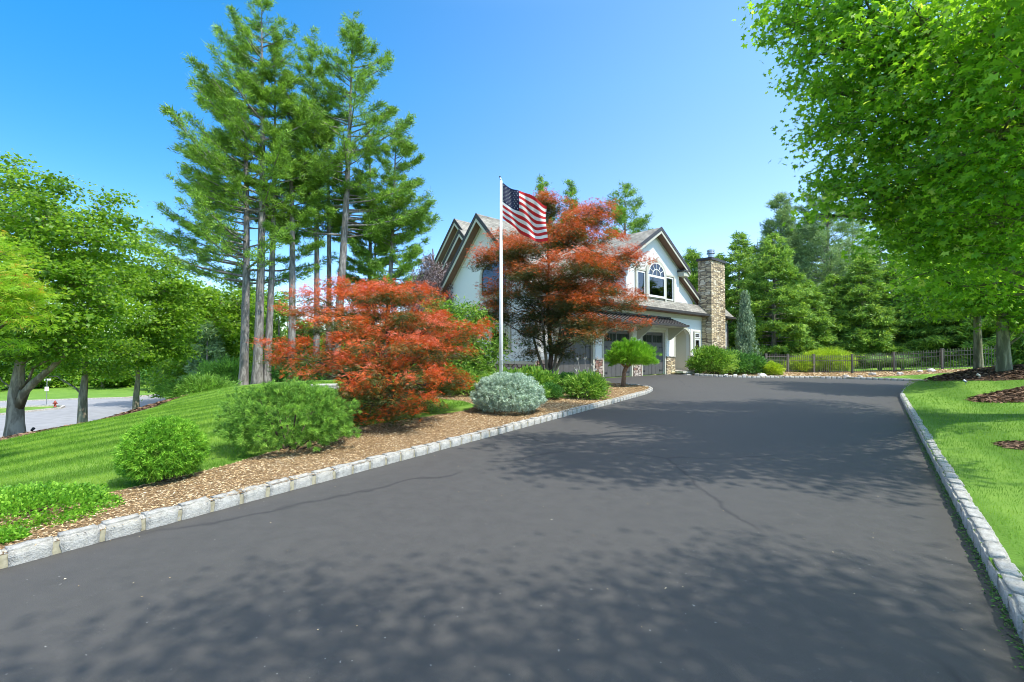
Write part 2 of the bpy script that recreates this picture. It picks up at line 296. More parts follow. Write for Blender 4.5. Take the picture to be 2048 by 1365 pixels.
# ---------------------------------------------------------------- terrain
HX, HY, HR = 8.8, 26.5, math.atan2(.675, .738)      # house origin and turn
HD = (math.cos(HR), math.sin(HR)); HN = (-math.sin(HR), math.cos(HR)); HZ = .17
def hw(t, s, z=0): return Vector((HX + HD[0]*t + HN[0]*s, HY + HD[1]*t + HN[1]*s, HZ + z))
def hl(x, y): return ((x-HX)*HD[0] + (y-HY)*HD[1], (x-HX)*HN[0] + (y-HY)*HN[1])
def sstep(a): a = np.clip(a, 0, 1); return a*a*(3-2*a)
LK = [(-3.44 + .537*s, 3.05 + .843*s) for s in np.arange(-14, 15.3, .5)]
TIP = [(4.95, 16.35), (5.2, 16.9), (5.28, 17.4), (5.05, 17.95), (4.5, 18.45), (3.8, 18.75), (2.9, 18.95), (2.0, 19.1), (1.3, 19.2)]
FK = [(9.95, 26.6), (10.7, 26.75), (11.3, 26.35), (12.2, 25.95), (13.6, 25.85), (15.2, 25.75), (16.9, 25.4), (18.2, 24.75), (19.3, 23.7), (20.0, 22.7), (20.15, 21.9)]
RK0 = [(19.6, 21.1), (18.7, 20.5), (17.5, 19.75), (16.2, 18.6), (15.0, 17.4), (13.8, 16.1)]
RK = [(12.47 - .626*s, 14.66 - .780*s) for s in np.arange(0, 26, .5)]
HOUSE_EDGE = [tuple(hw(t, -.05)[:2]) for t in (-10.4, -6, -2, 0.7)]
DRIVE = LK + TIP + HOUSE_EDGE + FK + RK0 + RK
KERBPTS = np.array(LK + TIP + FK + RK0 + RK)
BED1 = LK[22:] + TIP + [tuple(hw(-10.5, 0)[:2]), tuple(hw(-10.5, 7.3)[:2]), (-5.2, 21.5), (-4.6, 18), (-3.6, 15), (-2.4, 12.9), (-1.3, 12.1), (-.85, 11.2), (-1.0, 10.3), (-1.9, 9.0), (-2.75, 8.1), (-3.1, 6.8), (-3.45, 5.4), (-3.75, 4.8), (-4.15, 4.1), (-4.6, 3.4), (-5.0, 2.5), (-5.6, 1.4), (-6.1, .6), (-6.2, -.6)]
BED1 = BED1[:0] + BED1
BEDF = FK[2:8] + [(19.0, 25.3), (21.5, 25.2), (24.5, 24.0), (26.5, 24.6), (24.5, 29), (20.5, 31.5), (16, 32), (13.9, 31.0), (11.4, 28.6)]
def ell(cx, cy, a, b, r=0, n=20): return [(cx + a*math.cos(k*2*math.pi/n)*math.cos(r) - b*math.sin(k*2*math.pi/n)*math.sin(r), cy + a*math.cos(k*2*math.pi/n)*math.sin(r) + b*math.sin(k*2*math.pi/n)*math.cos(r)) for k in range(n)]
BEDR1 = ell(17.6, 16.0, 3.7, 2.3, R(50)); BEDR2 = ell(13.6, 11.6, 1.9, 1.05, R(8)); BEDR3 = ell(7.35, 6.25, .55, .45)
BEDS = [(-13.0, 8), (-12.0, 10.6), (-12.8, 14.5), (-14.4, 18.5), (-15.7, 22.4), (-17.6, 24.4), (-18.6, 20), (-18.4, 15), (-17.4, 11), (-17.2, 8)]
def onz(u, v, z):
    p = at(u, v, 1.0); k = (z - EYE) / (p.z - EYE); return (p.x*k, k)
SZ = -4.2
STREET = [(-70, 14), (-27, 14), (-28.5, 28), (-31, 38), (-34, 46), (-39, 60), (-42, 70), (-47.5, 73), onz(355, 787, SZ), onz(250, 797, SZ), onz(160, 799.5, SZ), onz(60, 803, SZ), onz(-60, 807, SZ), (-85, 50)]
ISLE = [onz(-80, 822, SZ), onz(0, 817, SZ), onz(60, 814, SZ), onz(110, 812.5, SZ), onz(128, 814.5, SZ), onz(120, 818, SZ), onz(80, 822, SZ), onz(0, 830.5, SZ), onz(-80, 842, SZ)]
CP = [(-9.9,-7,.1),(-3.44,3.05,.11),(-1.2,6.4,.11),(1.5,10.7,.11),(4.8,16.1,.11),(1.0,19.4,.2),(-4,24.7,.2),(8.8,26.5,.17),(12,29,.15),(18,31,.1),(5,34,.2),(14,40,.1),
 (-2,13,.17),(-4,9,.12),(-6.5,11,.0),(-10,10,-.42),(-14.4,12.6,-.98),(-14.2,17,-.88),(-15.5,20.5,-.72),(-16,24,-.62),(-17.5,32,-.78),(-14,32,-.7),(-9,32,-.35),(-8,20,.08),(-10,27,-.2),(-6,5,-.06),(-10,4,-.62),(-14,8,-1.1),(-14,0,-1.2),(-9,0,-.4),
 (-21,14,-2.9),(-22,8,-3.2),(-25,20,-4.0),(-22.5,25,-3.4),(-29,30,-4.3),(-24,33,-3.0),(-33,14,-4.25),(-36,28,-4.25),(-40,46,-4.25),(-45,70,-4.25),(-30,48,-3.4),(-20,45,-1.6),(-60,20,-4.25),(-60,50,-4.25),(-70,70,-4.0),(-55,95,-3.9),(-90,90,-4.0),(-30,90,-3.5),(-95,20,-4.3),(-40,0,-4.2),(-70,-20,-4.3),(-30,-25,-3.8),
 (-2,60,-.5),(10,90,-1),(20,45,.2),(40,60,.5),(45,30,.9),(3,-3,.12),(12.5,14.7,.12),(7,6.2,.15),(12.6,11.6,.28),(14.4,13.2,.52),(16.2,15,.86),(18.5,18,.78),(25.5,27,.42),(22.4,30,.08),(20.5,23,.16),(17.6,20,.14),(30,22,.85),(28,10,.9),(15,3,.5),(20.5,31,.06),(20,-15,.6),(0,-30,.2),(60,0,1.4),(0,130,-1.5),(80,90,1),(-60,140,-3.5),(140,40,2),(-140,40,-4.5),(140,-60,2),(-140,-60,-4.5),(-140,140,-4),(140,150,1),(0,220,-2),(-150,240,-3),(150,240,0)]
CP = np.array(CP, float)
def _U(r2): return np.where(r2 > 0, r2*np.log(r2 + 1e-12), 0)
_n = len(CP); _K = _U(((CP[:, None, :2] - CP[None, :, :2])**2).sum(-1)) + np.eye(_n)*1.5; _P = np.c_[np.ones(_n), CP[:, :2]]
_A = np.zeros((_n+3, _n+3)); _A[:_n, :_n] = _K; _A[:_n, _n:] = _P; _A[_n:, :_n] = _P.T; _w = np.linalg.solve(_A, np.r_[CP[:, 2], 0, 0, 0])
def Hd(x, y):
    tt = (x-HX)*HD[0] + (y-HY)*HD[1]; ss = (x-HX)*HN[0] + (y-HY)*HN[1]
    return HZ*sstep((ss+6)/6) * sstep((3.5-tt)/3.5)
def Htop(x, y):
    x = np.atleast_1d(np.asarray(x, float)); y = np.atleast_1d(np.asarray(y, float)); cx = np.clip(x, -150, 150); cy = np.clip(y, -70, 240); q = np.c_[cx, cy]; out = np.empty(len(q))
    for i in range(0, len(q), 20000):
        b = q[i:i+20000]; r2 = ((b[:, None] - CP[None, :, :2])**2).sum(-1); z = _U(r2) @ _w[:_n] + _w[_n] + b @ _w[_n+1:]
        d2 = ((b[:, None] - KERBPTS[None])**2).sum(-1).min(1); k = np.exp(-d2/.6); out[i:i+20000] = z*(1-k) + (Hd(b[:, 0], b[:, 1]) + .10)*k
    fl = sstep((-24 - x)/4.5) * sstep((y-5)/8) * sstep((90-y)/10); out = out*(1-fl) + (SZ-.02)*fl
    return out
def inpoly(x, y, poly):
    x = np.asarray(x); y = np.asarray(y); r = np.zeros(x.shape, bool); n = len(poly)
    for i in range(n):
        x0, y0 = poly[i]; x1, y1 = poly[(i+1) % n]
        if y0 == y1: continue
        r ^= ((y0 > y) != (y1 > y)) & (x < (x1-x0)*(y-y0)/(y1-y0) + x0)
    return r
def gz(x, y): return float(Htop([x], [y])[0])
def build_ground():
    rng = np.random.default_rng(3); pts = []
    def grid(x0, x1, y0, y1, st, hole=None):
        X, Y = np.meshgrid(np.arange(x0, x1, st), np.arange(y0, y1, st)); X = X.ravel() + rng.uniform(-.2, .2, X.size)*st; Y = Y.ravel() + rng.uniform(-.2, .2, Y.size)*st
        if hole: k = ~((X > hole[0]-st*.3) & (X < hole[1]+st*.3) & (Y > hole[2]-st*.3) & (Y < hole[3]+st*.3)); X, Y = X[k], Y[k]
        pts.extend(zip(X, Y))
    grid(-20, 26, -2, 34, .55); grid(-64, 44, -20, 76, 2.2, (-20, 26, -2, 34)); grid(-400, 400, -120, 560, 16, (-64, 44, -20, 76))
    edges = []; P = [tuple(map(float, p)) for p in pts]
    polys = {'drive': DRIVE, 'bed1': BED1, 'bedf': BEDF, 'r1': BEDR1, 'r2': BEDR2, 'r3': BEDR3, 'beds': BEDS, 'street': STREET, 'isle': ISLE}
    idx = {}
    for nm, pl in polys.items():
        ids = []
        for p in pl:
            k = (round(p[0], 4), round(p[1], 4))
            if k not in idx: idx[k] = len(P); P.append((float(p[0]), float(p[1])))
            ids.append(idx[k])
        edges += [(ids[i], ids[(i+1) % len(ids)]) for i in range(len(ids))]
    vs, es, fs, *_ = delaunay_2d_cdt([Vector(p) for p in P], edges, [], 0, 1e-4)
    V = np.array([(v.x, v.y) for v in vs]); F = np.array([f[:] for f in fs]); cen = V[F].mean(1); cx, cy = cen.T
    ind = inpoly(cx, cy, DRIVE); ins = inpoly(cx, cy, STREET) & ~inpoly(cx, cy, ISLE)
    inb = (inpoly(cx, cy, BED1) | inpoly(cx, cy, BEDF)) & ~ind; inr = (inpoly(cx, cy, BEDR1) | inpoly(cx, cy, BEDR2) | inpoly(cx, cy, BEDR3) | inpoly(cx, cy, BEDS)) & ~ind
    ht = Htop(V[:, 0], V[:, 1]); hd = Hd(V[:, 0], V[:, 1])
    def reg(name, mask, z, m, label):
        f = F[mask]; u, inv = np.unique(f, return_inverse=True); me = np_mesh(name, np.c_[V[u], z[u]], inv.reshape(f.shape), smooth=True)
        tag(link(name, me, m), kind='structure')
    bump = np.array([mnoise.noise(Vector((a*.7, b*.7, 0)))*.05 for a, b in V])
    reg('driveway', ind, hd, M['asphalt'], ''); reg('street', ins, np.full(len(V), SZ), M['street'], '')
    reg('planting_bed', inb, ht + bump*.4, M['mulch'], ''); reg('tree_bed', inr, ht + .0*bump, M['mulch_dark'], '')
    reg('lawn', ~(ind | ins | inb | inr), ht, M['lawn'], '')
build_ground()
# ---------------------------------------------------------------- kerbs of granite blocks
def block_mesh(seed, L=.256, W=.118, Hh=.20):
    rn = random.Random(seed); bm = bmesh.new(); bmesh.ops.create_cube(bm, size=1); bmesh.ops.scale(bm, vec=(L, W, Hh), verts=bm.verts)
    bmesh.ops.bevel(bm, geom=bm.edges[:], offset=.017, segments=2, affect='EDGES'); bmesh.ops.subdivide_edges(bm, edges=bm.edges[:], cuts=3, use_grid_fill=True)
    o = Vector((rn.random()*50, rn.random()*50, 0))
    for v in bm.verts:
        q = v.co*17 + o; n = mnoise.noise_vector(q)*.010 + mnoise.noise_vector(v.co*48 + o)*.0065; v.co += n
    me = bpy.data.meshes.new('granite_block'); bm.to_mesh(me); bm.free(); me.polygons.foreach_set('use_smooth', np.ones(len(me.polygons), bool)); me.materials.append(M['granite']); return me
BL = [block_mesh(k) for k in range(9)]
def kerb(name, line, side, seed, maxn=100, pitch=.256, mm='mortar'):
    rn = random.Random(seed); L = [Vector(p).to_3d() for p in line]; seg = [0]
    for a, b in zip(L, L[1:]): seg.append(seg[-1] + (b-a).length)
    def pt(s):
        for i in range(len(L)-1):
            if s <= seg[i+1] or i == len(L)-2:
                d = (L[i+1]-L[i]); return L[i] + d*((s-seg[i])/max(d.length, 1e-6)), d.normalized()
    mb = MB(); N = int(seg[-1]/.5); pr = []
    for k in range(N+1):
        p, d = pt(seg[-1]*k/N); n = Vector((-d.y, d.x, 0))*side; z = float(Hd(p.x, p.y)); pr.append((p + n*.002, p + n*.105, z))
    for (a0, a1, az), (b0, b1, bz) in zip(pr, pr[1:]):
        mb.add([(a0.x, a0.y, az-.05), (a1.x, a1.y, az-.05), (b1.x, b1.y, bz-.05), (b0.x, b0.y, bz-.05), (a0.x, a0.y, az+.09), (a1.x, a1.y, az+.09), (b1.x, b1.y, bz+.09), (b0.x, b0.y, bz+.09)], [(4,7,6,5), (0,4,5,1), (3,2,6,7), (0,3,7,4), (1,5,6,2)])
    k = mb.build(name, M[mm]); tag(k, kind='structure'); s = .13; c = 0
    while s < seg[-1] and c < maxn:
        p, d = pt(s); n = Vector((-d.y, d.x, 0))*side; o = bpy.data.objects.new('granite_block', rn.choice(BL)); C.objects.link(o); o.parent = k
        q = p + n*.052; o.location = (q.x, q.y, float(Hd(p.x, p.y)) + .022 + rn.uniform(-.006, .006)); o.rotation_euler = (rn.uniform(-.04, .04), rn.uniform(-.03, .03), math.atan2(d.y, d.x) + rn.choice((0, math.pi)) + rn.uniform(-.03, .03)); o.scale = (rn.uniform(.95, 1.03)*pitch/.256, rn.uniform(.95, 1.06), 1)
        s += pitch; c += 1
kerb('kerb', LK[24:] + TIP[:5], 1, 1); kerb('kerb', RK0[:] + RK[:42], 1, 2, 115, .30, 'mortar_dark'); kerb('kerb', FK[1:], 1, 3)
# plain pale kerb of the street
mb = MB()
def strip(pts, w=.2, h=.15):
    for a, b in zip(pts, pts[1:]):
        a = Vector((*a, SZ)); b = Vector((*b, SZ)); d = (b-a).normalized(); n = Vector((-d.y, d.x, 0))*w*.5
        mb.add([a-n, a+n, b+n, b-n] + [q + Vector((0, 0, h)) for q in (a-n, a+n, b+n, b-n)], [(4,5,6,7), (0,4,7,3), (1,2,6,5), (0,1,5,4), (3,7,6,2)])
strip(STREET[8:13]); strip(ISLE)
tag(mb.build('street_kerb', M['rock']), kind='structure')
# ---------------------------------------------------------------- vegetation tools
LEAF = {
 'tri': (np.array([(0,-.5,0),(0,.5,0),(1,0,0)]), np.array([(0,1,2)])),
 'dia': (np.array([(0,0,0),(.45,-.5,.06),(1,0,-.05),(.45,.5,.06)]), np.array([(0,1,2),(0,2,3)])),
 'star': (np.array([(0,0,0)] + [q for a in (-100,-50,0,50,100) for q in ((.50*math.cos(R(a-25)), .50*math.sin(R(a-25)), .02), ((1 if abs(a) < 60 else .6)*math.cos(R(a)), (1 if abs(a) < 60 else .6)*math.sin(R(a)), -.1))] + [(.42*math.cos(R(125)), .42*math.sin(R(125)), 0)]), np.array([(0,i,i+1) for i in range(1, 11)])),
 'fin': (np.array([q for a in (-75,-38,0,38,75) for q in ((.0,-.03,0),(.45*math.cos(R(a-12)), .45*math.sin(R(a-12)), 0),(math.cos(R(a)), math.sin(R(a)), -.12))]), np.array([(3*i,3*i+1,3*i+2) for i in range(5)])),
}
def unit(a): return a / np.maximum(np.linalg.norm(a, axis=-1, keepdims=True), 1e-9)
class Leaves:
    def __init__(s, shape='dia'): s.t = LEAF[shape]; s.c = []
    def add(s, Cn, D, N, L, W, rnd):
        n = len(Cn); s.c.append((np.asarray(Cn), np.asarray(D), np.asarray(N), np.broadcast_to(L, n), np.broadcast_to(W, n), np.broadcast_to(rnd, n)))
    def build(s, name, m, parent, off=(0,0,0), label=None):
        Cn, D, N, L, W, rd = [np.concatenate(x) for x in zip(*s.c)]; D = unit(D); B = unit(np.cross(N, D)); N2 = np.cross(D, B); tv, tf = s.t; k = len(tv)
        V = Cn[:, None] + D[:, None]*(tv[None, :, 0:1]*L[:, None, None]) + B[:, None]*(tv[None, :, 1:2]*W[:, None, None]) + N2[:, None]*(tv[None, :, 2:3]*L[:, None, None])
        V = V.reshape(-1, 3) - np.array(off); F = (tf[None] + (np.arange(len(Cn))*k)[:, None, None]).reshape(-1, 3)
        me = np_mesh(name, V, F, np.repeat(rd, k)); return link(name, me, m, parent, label)
def rdir(rng, n): return unit(rng.normal(size=(n, 3)))
def curve_pts(a, b, sag, n=5):
    a, b = Vector(a), Vector(b); return [a.lerp(b, k/(n-1)) + Vector((0, 0, sag))*math.sin(math.pi*k/(n-1)) for k in range(n)]
def broadleaf(name, label, cat, base, trunk, clumps, seed, mat, barkm, leaf='dia', L=.12, W=.1, sprays=60, nl=14, sr=.22, up=1.0, flat=.35, droop=.25, group=None, red=False, twig=.5, limb_r=.25, shell=2.2, part='crown'):
    """trunk: list of (point, radius); clumps: list of (centre, (rx,ry,rz))"""
    rng = np.random.default_rng(seed); e = empty(name, base, 0, label, cat, group); mb = MB()
    mb.tube([p for p, r in trunk], [r for p, r in trunk], 12); lv = Leaves(leaf); tp = [Vector(p) for p, r in trunk]; tr = [r for p, r in trunk]
    zlo, zhi = min(c[2] for c, r in clumps), max(c[2] for c, r in clumps)+.01; dmx = max(math.hypot(c[0]-base[0], c[1]-base[1]) for c, r in clumps)+.01
    for c, rad in clumps:
        c = Vector(c); rad = np.array(rad); vol = (rad.prod())**(1/3)
        cand = [i for i in range(1, len(tp)) if tp[i].z < c.z + .2] or [len(tp)-1]; k = min(cand, key=lambda i: (tp[i]-c).length + .6*abs(tp[i].z-(c.z-.6*(tp[i]-c).length)))
        ln = (tp[k]-c).length; r0 = min(tr[k]*.7, limb_r*(.03 + ln*.05)); pts = curve_pts(tp[k], c, .08*ln, 6)
        for j in range(1, 5): pts[j] += Vector(rng.normal(size=3)*ln*.025)
        mb.tube(pts, [r0*(1-.75*j/5) for j in range(6)], 7)
        ns = max(4, int(sprays*vol**2)); d = rdir(rng, ns); r = rng.random(ns)**(1/shell); inner = np.zeros(ns, bool)
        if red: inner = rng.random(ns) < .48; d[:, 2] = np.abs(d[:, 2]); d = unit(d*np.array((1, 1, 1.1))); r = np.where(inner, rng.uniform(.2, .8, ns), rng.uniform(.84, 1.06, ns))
        sp = np.array(c) + d*rad*r[:, None]
        if red: sp[:, 2] -= np.where(inner, rad[2]*.45, 0)
        for q in range(ns):
            if rng.random() < twig:
                f = rng.uniform(.3, 1); a = pts[3].lerp(pts[5], f); mb.tube(curve_pts(a, Vector(sp[q]), .05, 3), [r0*.22, r0*.14, r0*.06], 4, False)
        n = ns*nl; Sp = np.repeat(sp, nl, 0); out = np.repeat(d, nl, 0); o = rng.normal(size=(n, 3))*np.array((sr, sr, sr*flat)); P = Sp + o
        N = unit(np.array((0, 0, up)) + rng.normal(size=(n, 3))*.55 + out*.25); D = out*.5 + rng.normal(size=(n, 3))*.6; D[:, 2] -= droop; D -= (D*N).sum(1)[:, None]*N*.7
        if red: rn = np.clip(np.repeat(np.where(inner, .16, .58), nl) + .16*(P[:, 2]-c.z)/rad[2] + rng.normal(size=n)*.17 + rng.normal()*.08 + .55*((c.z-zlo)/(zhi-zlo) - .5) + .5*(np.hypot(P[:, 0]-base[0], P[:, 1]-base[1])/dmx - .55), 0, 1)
        else: rn = np.clip(.5 + rng.normal(size=n)*.22 + np.repeat(rng.normal(size=ns)*.1, nl), 0, 1)
        s = rng.uniform(.55, 1.3, n); lv.add(P, D, N, L*s, W*s, rn)
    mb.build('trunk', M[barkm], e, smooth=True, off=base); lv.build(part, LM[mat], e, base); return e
def conifer(name, label, cat, base, top, seed, mat, barkm='bark_pine', r0=.3, cb=.3, nb=80, rad=4, prof=None, rise=.15, curve=.15, lat=.4, K=16, nt=14, nL=.22, nW=.03, tr=.12, q0=.2, az=None, droop=0, group=None, bend=0, jit=.25, tube=True, whorl=False, shape='tri'):
    rng = np.random.default_rng(seed); e = empty(name, base, 0, label, cat, group); mb = MB(); base = Vector(base); top = Vector(top); H = (top-base).length
    def tk(f): return base.lerp(top, f) + Vector((bend*math.sin(math.pi*f), bend*.4*math.sin(math.pi*f*.9), 0))
    tp = [base - Vector((0, 0, .3)), tk(.015)] + [tk(f) for f in (.06, .15, .3, .45, .6, .75, .9, 1)]
    mb.tube(tp, [r0*1.5, r0*1.25, r0, r0*.92, r0*.8, r0*.68, r0*.52, r0*.34, r0*.14, r0*.03], 12)
    prof = prof or (lambda f: (1-f)**.7 * min(1, .55 + f*3))
    f = np.sort(rng.random(nb)) if not whorl else np.repeat(np.linspace(0, .98, nb//5), 5)[:nb]
    if not whorl: f = (np.arange(nb) + rng.random(nb))/nb
    hf = cb + (1-cb)*f*.985; A = rng.uniform(0, 2*math.pi, nb) if az is None else az(rng, nb)
    ln = np.array([rad*prof(x) for x in f])*rng.uniform(1-jit, 1+jit*.6, nb); S = np.array([tk(x) for x in hf]); dh = np.c_[np.cos(A), np.sin(A), np.zeros(nb)]
    side = np.c_[-np.sin(A), np.cos(A), np.zeros(nb)]; rs = rise + rng.normal(size=nb)*.06 + f*.25; up = np.array((0, 0, 1.))
    def bp(i, q): return S[i] + dh[i]*(ln[i]*q)[:, None] + up*((rs[i]*q + curve*q*q)*ln[i])[:, None]
    if tube:
        for i in range(nb):
            ii = np.array([i]*4); pts = bp(ii, np.array([0, .35, .7, 1.])); rr = min(r0*.35, .012 + .014*ln[i]); mb.tube([tuple(p) for p in pts], [rr, rr*.7, rr*.45, rr*.15], 5, False)
    w = ln**1.15/(ln**1.15).sum(); I = rng.choice(nb, size=int(nb*K), p=w); q = q0 + (1-q0)*rng.random(len(I))**.75
    P = bp(I, q); m = rng.uniform(-1, 1, len(I)); mag = m*lat*ln[I]*(1.08-q); P = P + side[I]*mag[:, None] + dh[I]*(np.abs(mag)*.5)[:, None] + up*(rng.normal(size=len(I))*.05*ln[I]*.5 - droop*np.abs(mag))[:, None]
    n = len(I)*nt; T = np.repeat(P, nt, 0); Ii = np.repeat(I, nt); sg = np.repeat(np.sign(m)*np.abs(m)**.5, nt)
    D = dh[Ii]*.55 + side[Ii]*(sg*.5)[:, None] + rng.normal(size=(n, 3))*.5; D[:, 2] += .25 + rise - droop*1.2; T = T + rng.normal(size=(n, 3))*tr*np.array((1, 1, .6))
    lv = Leaves(shape); s = rng.uniform(.6, 1.3, n); lv.add(T, D, rdir(rng, n), nL*s, nW*s, np.clip(.5 + rng.normal(size=n)*.18 + np.repeat(rng.normal(size=len(I))*.15, nt), 0, 1))
    mb.build('trunk', M[barkm], e, smooth=True, off=base); lv.build('crown', LM[mat], e, base); return e
def shrub(name, label, cat, base, rad, seed, mat, n=2500, nt=14, nL=.05, nW=.006, tr=.02, shape='tri', outw=1.0, r_in=.55, lump=.12, ls=3.0, upb=.3, cz=.45, group=None, stems=14, spread=.45, part='foliage'):
    """dome of shoots on real stems; rad=(rx,ry,height)"""
    rng = np.random.default_rng(seed); base = Vector(base); e = empty(name, base, 0, label, cat, group); rx, ry, h = rad; lo = h*cz
    d = rdir(rng, n); d[:, 2] = np.where(d[:, 2] < -.75, -d[:, 2], d[:, 2]); k = np.array([1 + lump*mnoise.noise(Vector(x)*ls + Vector((seed, 0, 0)))*2 for x in d])
    r = r_in + (1-r_in)*rng.random(n)**.6; P = d*np.c_[np.full(n, rx), np.full(n, ry), np.where(d[:, 2] > 0, h-lo, lo)]*(k*r)[:, None]; P[:, 2] += lo
    P[:, 2] = np.maximum(P[:, 2], .02)
    T = np.repeat(P, nt, 0) + rng.normal(size=(n*nt, 3))*tr; D = np.repeat(d, nt, 0)*outw + rng.normal(size=(n*nt, 3))*spread; D[:, 2] += upb
    lv = Leaves(shape); s = rng.uniform(.7, 1.25, n*nt); N = rdir(rng, n*nt) if shape != 'star' else unit(np.repeat(d, nt, 0) + rng.normal(size=(n*nt, 3))*.5 + np.array((0,0,.5)))
    lv.add(T, D, N, nL*s, nW*s, np.clip(.5 + rng.normal(size=n*nt)*.15 + np.repeat(rng.normal(size=n)*.16, nt), 0, 1))
    mb = MB()
    for q in range(stems):
        a = P[rng.integers(n)]*.85; mb.tube(curve_pts((a[0]*.1, a[1]*.1, -.03), a, 0, 4), [.016*rx+.004, .012*rx+.003, .008*rx+.002, .003], 5, False)
    mb.build('stem', M['bark_dark'], e); lv.build(part, LM[mat], e); return e
# ---------------------------------------------------------------- house (local x along the garage front, y into the house)
house = empty('house', hw(0, 0), HR, 'white stucco house with steep shingled gables and a three door garage', 'house')
def hb(mb, name, m, parent=None, **k): return mb.build(name, M[m], parent or house, **k)
# garage front wall, cut round the three doors, the arched porch and the narrow window
DOORS = [(-9.1, -6.65), (-5.76, -3.33), (-2.25, .12)]; DH = 2.42
w = MB(); xs = [-10.5, -9.1, -6.65, -5.76, -3.33, -2.25, .12, 1.3, 3.3, 4.9]
for a, b in ((-10.5, -9.1), (-6.65, -5.76), (-3.33, -2.25), (.12, 1.3), (3.3, 4.9)): w.box(a, b, 0, .25, -.3, DH)
w.box(-10.5, 1.3, 0, .25, DH, 3.72); w.box(3.3, 4.9, 0, .25, DH, 3.72)
arc = [(1.3, DH), (1.3, 2.2), (1.45, 2.5), (1.8, 2.72), (2.3, 2.8), (2.8, 2.72), (3.15, 2.5), (3.3, 2.2), (3.3, DH), (3.3, 3.72), (1.3, 3.72)]
w.prism([(1.3, DH+.0), (1.45, 2.5), (1.8, 2.72), (2.3, 2.8), (2.8, 2.72), (3.15, 2.5), (3.3, DH), (3.3, 3.72), (1.3, 3.72)], 0, .25)
w.box(4.9, 8.9, 0, .25, -.3, 3.72)
hb(w, 'wall', 'stucco', label='garage front wall')
# gable end wall, back and side walls
def gable(name, pts, x, th=.25, m='stucco', label=None): return hb(MB().prism(pts, x, x+th, 'x'), name, m, label=label)
gable('wall', [(.25, -1), (7.2, -1), (7.2, 4.05), (3.6, 7.75), (0, 4.05), (0, 3.73), (.25, 3.73)], -10.5, label='steep white gable end wall beside the flagpole')
hb(MB().box(-10.25, 8.9, 7.0, 7.2, -1, 3.9), 'wall', 'stucco', label='rear wall')
hb(MB().prism([(.25, -.3), (7, -.3), (7, 3.6), (.25, 3.6)], 8.65, 8.9, 'x'), 'wall', 'stucco', label='far end wall')
# front cross gable above the doors
FGz = lambda t: 8.15 - .60*abs(t + .65)
w = MB().prism([(-3.5, 4.15), (2.25, 4.15), (2.25, FGz(2.25)), (-.65, FGz(-.65)), (-3.5, FGz(-3.5))], .15, .40)
w.box(-3.5, -3.25, .4, 3.2, 4.3, FGz(-3.5)); w.prism([(2.25, 4.15), (4.75, 4.15), (4.6, 4.6), (2.25, 6.25)], .45, .65)
hb(w, 'wall', 'stucco', label='white front gable wall')
# roofs
def roof(name, slabs, m, label): 
    mb = MB()
    for p in slabs: mb.slab(p, .16)
    return hb(mb, name, m, label=label)
RZ = lambda s: 3.78 + (s+.42)*1.04
r = roof('roof', [[(-10.95, -.42, RZ(-.42)), (-3.5, -.42, RZ(-.42)), (-3.5, 3.6, RZ(3.6)), (-10.95, 3.6, RZ(3.6))], [(-10.95, 7.62, RZ(-.42)), (9.1, 7.62, RZ(-.42)), (9.1, 3.6, RZ(3.6)), (-10.95, 3.6, RZ(3.6))],
   [(-3.5, -.42, RZ(-.42)), (5.3, -.42, RZ(-.42)), (5.3, .16, RZ(.16)), (-3.5, .16, RZ(.16))], [(-3.5, .7, RZ(.7)), (-3.26, .7, RZ(.7)), (-3.26, 3.6, RZ(3.6)), (-3.5, 3.6, RZ(3.6))],
   [(5.3, -.42, RZ(-.42)), (9.1, -.42, RZ(-.42)), (9.1, 1.3, RZ(1.3)), (5.3, 1.3, RZ(1.3))]], 'shingle_x', 'shingled roof over the garage wing')
G = lambda t, o=0: 8.42 - .60*abs(t + .65) + o
r2 = roof('roof', [[(-4.05, -.30, G(-4.05)), (-.65, -.30, G(-.65)), (-.65, 8, G(-.65)), (-4.05, 8, G(-4.05))], [(-.65, -.30, G(-.65)), (2.75, -.30, G(2.75)), (2.75, 8, G(2.75)), (-.65, 8, G(-.65))],
   [(2.3, .10, 6.42), (5.25, .10, 4.75), (5.25, 8, 4.75), (2.3, 8, 6.42)]], 'shingle_y', 'shingled front gable roof')
# fascia boards, soffits and eave returns
f = MB(); so = MB(); tr = MB()
def rake(a, b, y, drop=.30, th=.05, my=.28, inner=True, ax='y'):
    """barge board from a to b in the gable's plane; soffit behind it"""
    P = lambda p, d, yy: (p[0], yy, p[1]-d) if ax == 'y' else (yy, p[0], p[1]-d)
    sg = -1
    def plank(mb, y0, y1, d0, d1): mb.add([P(a, d0, y0), P(b, d0, y0), P(b, d1, y0), P(a, d1, y0), P(a, d0, y1), P(b, d0, y1), P(b, d1, y1), P(a, d1, y1)], [(0,1,2,3), (7,6,5,4), (0,4,5,1), (1,5,6,2), (2,6,7,3), (3,7,4,0)])
    plank(f, y-th, y-.003, -.03, drop*.62); plank(tr, y-.03, y-.002, drop*.62+.004, drop*1.15)
    plank(so, y, y+my, drop*.75, drop*.85); plank(tr, y+my-.03, y+my+.01, drop*.86, drop*.86+.16)
rake((-4.08, G(-4.05)), (-.65, G(-.65)), -.30, my=.46); rake((-.65, G(-.65)), (2.78, G(2.75)), -.30, my=.46)
rake((2.5, 6.31), (5.28, 4.73), .10, my=.36)
rake((-.45, RZ(-.45)), (3.6, RZ(3.6)), -10.95, ax='x', drop=.34, my=.44); rake((3.6, RZ(3.6)), (7.65, RZ(-.45)), -10.95, ax='x', drop=.34, my=.44)
